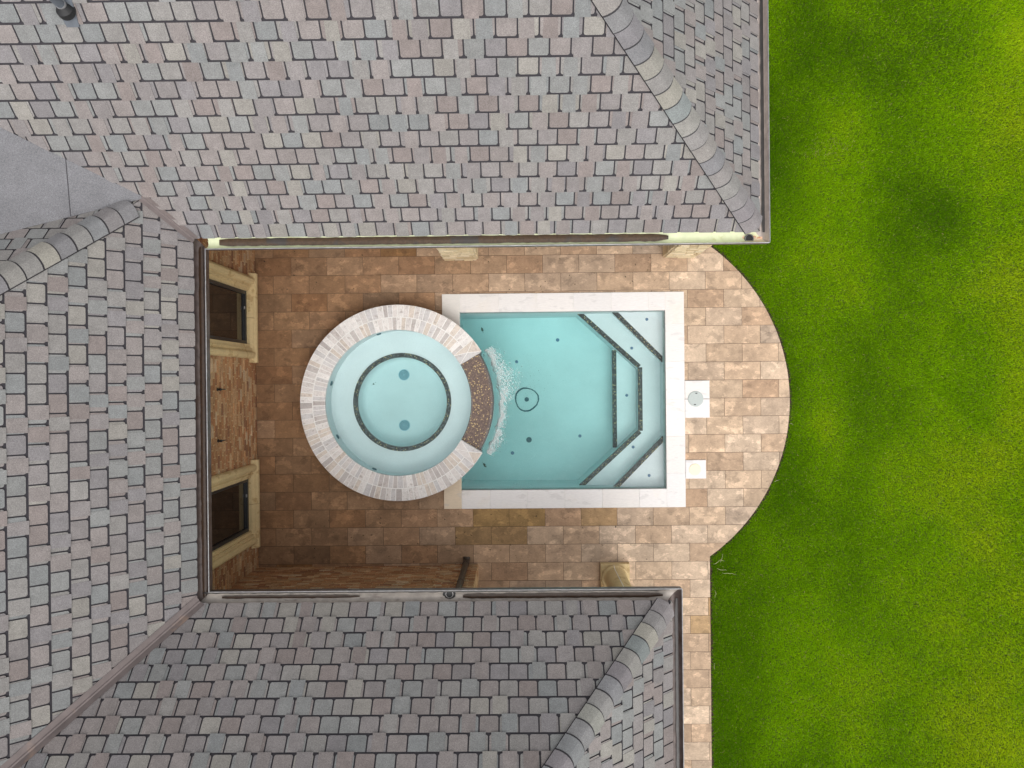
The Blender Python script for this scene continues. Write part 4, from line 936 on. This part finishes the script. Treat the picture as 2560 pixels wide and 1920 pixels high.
# ---- windows with moulded cast-stone surrounds
def window(yc_, half, hj, seed):
    """half = half width of the glass, hj = half width to the outside of the jambs"""
    wn = bpy.data.objects.new('window', None); COL.objects.link(wn); wn.parent = house; base = Vector((WX, yc_, .2)); wn.location = base - Vector(house.location)
    Z0, Z1, ZT = .345, 2.28, 2.47
    # sill
    m = MB(); s0, s1 = yc_ - hj - .065, yc_ + hj + .065
    prof = [(0, .17), (.085, .17), (.105, .19), (.105, .245), (.09, .262), (.07, .27), (.055, .30), (.02, .335), (-.06, .345), (-.06, .17)]
    cuts = [s0, yc_ - .002, yc_ + .002, s1]
    for a, b_ in ((s0, yc_ - .0025), (yc_ + .0025, s1)):
        vs = [(WX + .012 + px, yy, pz) for yy in (a, b_) for px, pz in prof]; n = len(prof)
        m.add(vs, [(k, k + n, (k + 1) % n + n, (k + 1) % n) for k in range(n)] + [tuple(range(n)), tuple(reversed(range(n, 2 * n)))])
    put(m, 'sill', M['caststone'], wn, base)
    # jambs with an ogee profile, in three lengths
    for sgn in (-1, 1):
        prof = [(hj, 0), (hj, .045), (hj - .02, .075), (hj - .05, .092), (hj - .09, .086), (hj - .115, .066), (hj - .125, .036), (hj - .150, .030), (hj - .155, .044), (hj - .175, .042), (hj - .18, .012), (half + .004, .010), (half, -.005), (half, -.10)]
        m = MB(); jz = [Z0 - .05, .92, 1.50, ZT]
        for z0, z1 in zip(jz, jz[1:]):
            z1 -= .004 if z1 < ZT else 0
            vs = [(WX + .02 + h, yc_ + sgn * o_, z) for z in (z0, z1) for o_, h in prof]; n = len(prof)
            fs = [(k, k + 1, k + 1 + n, k + n) for k in range(n - 1)] + [tuple(range(n)), tuple(range(n, 2 * n))]
            m.add(vs, fs)
        put(m, 'jamb', M['caststone'], wn, base)
    m = MB(); m.box(WX - .06, WX + .075, yc_ - hj, yc_ + hj, Z1 + .0, ZT + .02); put(m, 'lintel', M['caststone'], wn, base)
    # frame and pane
    fx = WX - .045; fw = .055; m = MB()
    m.box(fx - .03, fx + .03, yc_ - half, yc_ + half, Z0, Z0 + fw); m.box(fx - .03, fx + .03, yc_ - half, yc_ + half, Z1 - fw, Z1)
    m.box(fx - .029, fx + .029, yc_ - half, yc_ - half + fw, Z0 + fw, Z1 - fw); m.box(fx - .029, fx + .029, yc_ + half - fw, yc_ + half, Z0 + fw, Z1 - fw)
    m.box(fx - .02, fx + .012, yc_ - half + fw, yc_ + half - fw, Z0 + fw, Z0 + fw + .035)
    fr = put(m, 'frame', M['frame'], wn, base)
    m = MB(); m.box(fx - .012, fx - .004, yc_ - half + fw, yc_ + half - fw, Z0 + fw, Z1 - fw); o = put(m, 'pane', M['pane'], wn, base)
    m = MB(); m.box(fx + .012, fx + .03, yc_ + half * .3, yc_ + half * .3 + .05, Z0 + fw + .002, Z0 + fw + .02); put(m, 'latch', M['lip'], wn, base)
    return wn
w1_ = window(1.12, .443, .685, 1); w2_ = window(-2.008, .443, .675, 2)

# ---- wall hooks
for hy in (-.068, -.836):
    m = MB(); x_ = WX + .02
    m.tube([(x_, hy, 1.64), (x_ + .012, hy, 1.64)], .024, 14); m.tube([(x_ + .01, hy, 1.64), (x_ + .045, hy, 1.635), (x_ + .055, hy, 1.60), (x_ + .05, hy, 1.50), (x_ + .058, hy, 1.475)], [.010, .010, .009, .007, .006], 10)
    m.tube([(x_ + .02, hy, 1.64), (x_ + .06, hy, 1.655)], [.016, .020], 12)
    m.build('wall_hook', M['black'], house, smooth=True)

# ---- downspout
m = MB(); dx_, dy_ = -.925, WY + .022 + .075
m.tube([(-.918, -2.733, 3.10), (-.918, -2.75, 3.0), (-.92, dy_ + .02, 2.72), (dx_, dy_, 2.55), (dx_, dy_, .20)], .048, 18)
dsp = m.build('downspout', M['pipe'], house, smooth=True)
m = MB(); m.tube([(dx_, dy_, .24), (dx_, dy_, .12), (dx_, dy_ + .015, .07), (dx_ + .002, dy_ + .05, .045), (dx_ + .004, dy_ + .075, .04)], [.054, .054, .056, .060, .062], 20)
m.build('elbow', M['pipe'], dsp, smooth=True)
for z0, z1, r in ((1.30, 1.335, .052), (.235, .25, .057)):
    m = MB(); m.tube([(dx_, dy_, z0), (dx_, dy_, z1)], r, 18); m.build('strap', M['pipe'], dsp)

# ---- porch posts: two of cream ledgestone, one round of cast stone
CR = [((.66, .545, .36), 4), ((.60, .48, .30), 3), ((.72, .61, .43), 3), ((.54, .42, .26), 2)]
crbag = [c for c, k in CR for _ in range(k)]
def stone_column(x0, x1, y0, y1, seed, label):
    co = None
    for i, (O, du, L, nn) in enumerate((((x0, y0, 0), (1, 0, 0), x1 - x0, (0, -1, 0)), ((x1, y0, 0), (0, 1, 0), y1 - y0, (1, 0, 0)), ((x0, y1, 0), (0, -1, 0), y1 - y0, (-1, 0, 0)))):
        wo = brick_wall(O, du, L, 2.78, nn, (), seed + i, 'ledgestone', 'stonemortar', .19, .088, .007, crbag, .007, .02, 'facing', .025)
        if co is None:
            co = bpy.data.objects.new('column', None); COL.objects.link(co); co.parent = house; base = Vector(((x0 + x1) / 2, (y0 + y1) / 2, 0)); co.location = base - Vector(house.location)
            co['label'] = label
        for ch in list(wo.children): ch.parent = None; me_ = ch.data; me_.name = 'mortar'; ch.parent = co; ch.location = -base; ch.name = 'mortar'
        wo.parent = co; wo.location = -base
    m = MB(); m.box(x0 + .01, x1 - .01, y0 + .01, y1 - .01, 0, 2.79); put(m, 'core', M['stonemortar'], co, base)
stone_column(-1.25, -.705, 2.115, 2.62, 50, 'cream stone porch column behind the pool corner slab')
stone_column(2.503, 3.018, 2.115, 2.62, 60, 'cream stone porch column near the lawn')
m = MB(); m.box(-4.4, UR_X - .1, 2.14, 2.58, 2.8, 3.03); m.build('beam', M['caststone'], house)
CX, CY = 1.609, -3.350
rco = bpy.data.objects.new('column', None); COL.objects.link(rco); rco.parent = house; base = Vector((CX, CY, 0)); rco.location = base - Vector(house.location); rco['label'] = 'smooth round tan cast stone column on a square plinth'
m = MB(); m.prism([(CX - .245, CY - .245), (CX + .245, CY - .245), (CX + .245, CY + .245), (CX - .245, CY + .245)], 0, .10, bev=.006); put(m, 'plinth', M['caststone'], rco, base)
def shaft(name, prof):
    m = MB(); m.lathe(prof, (CX, CY), 56); o = put(m, name, M['caststone'], rco, base); me = o.data
    me.polygons.foreach_set('use_smooth', [True] * len(me.polygons)); me.set_sharp_from_angle(angle=R_(35)); return o
tor = [(.235 + .0, .10)] + [(.205 + .033 * math.cos(t), .140 + .038 * math.sin(t)) for t in [R_(a) for a in range(-75, 91, 15)]] + [(.200, .178), (.196, .20), (.188, .215)]
shaft('base_ring', tor)
shaft('shaft', [(.188, .215), (.181, .26), (.180, .60), (.180, .895)]); shaft('shaft', [(.180, .90), (.179, 1.8), (.168, 2.7)])
m = MB(); a = R_(97); c_, s_ = math.cos(a), math.sin(a)
m.tube([(CX + .236 * c_, CY + .236 * s_, .15), (CX + .20 * c_, CY + .20 * s_, .19), (CX + .181 * c_, CY + .181 * s_, .26), (CX + .178 * c_, CY + .178 * s_, 1.0), (CX + .168 * c_, CY + .168 * s_, 2.7)], .0055, 8)
put(m, 'seam', M['whitegrout'], rco, base)
m = MB(); m.box(-.5, LR_X - .1, CY - .2, CY + .2, 2.7, 3.028); m.build('beam', M['caststone'], house)

# ---- stray dry runners at the lawn's edge
rg_ = random.Random(12)
m = MB()
for (sx, sy, L, a) in ((3.30, -3.15, .22, .4), (3.36, -3.22, .18, -.9), (3.45, -3.30, .25, .15), (3.32, -3.6, .14, -1.3), (3.30, -4.95, .12, .9), (4.62, -.75, .08, .2), (4.35, -1.75, .1, .5), (3.42, -3.12, .16, 1.2)):
    P = []; x, y = sx, sy
    for k in range(7):
        P.append((x, y, .005 + .012 * math.sin(k * .9))); a += rg_.uniform(-.6, .6); x += math.cos(a) * L / 6; y += math.sin(a) * L / 6
    m.tube(P, [.002, .003, .003, .003, .0025, .002, .001], 6)
o = m.build('dry_runners', M['straw']); tag(o, 'pale dry grass runners straggling over the lawn edge beside the paving', 'dry grass', kind='stuff')
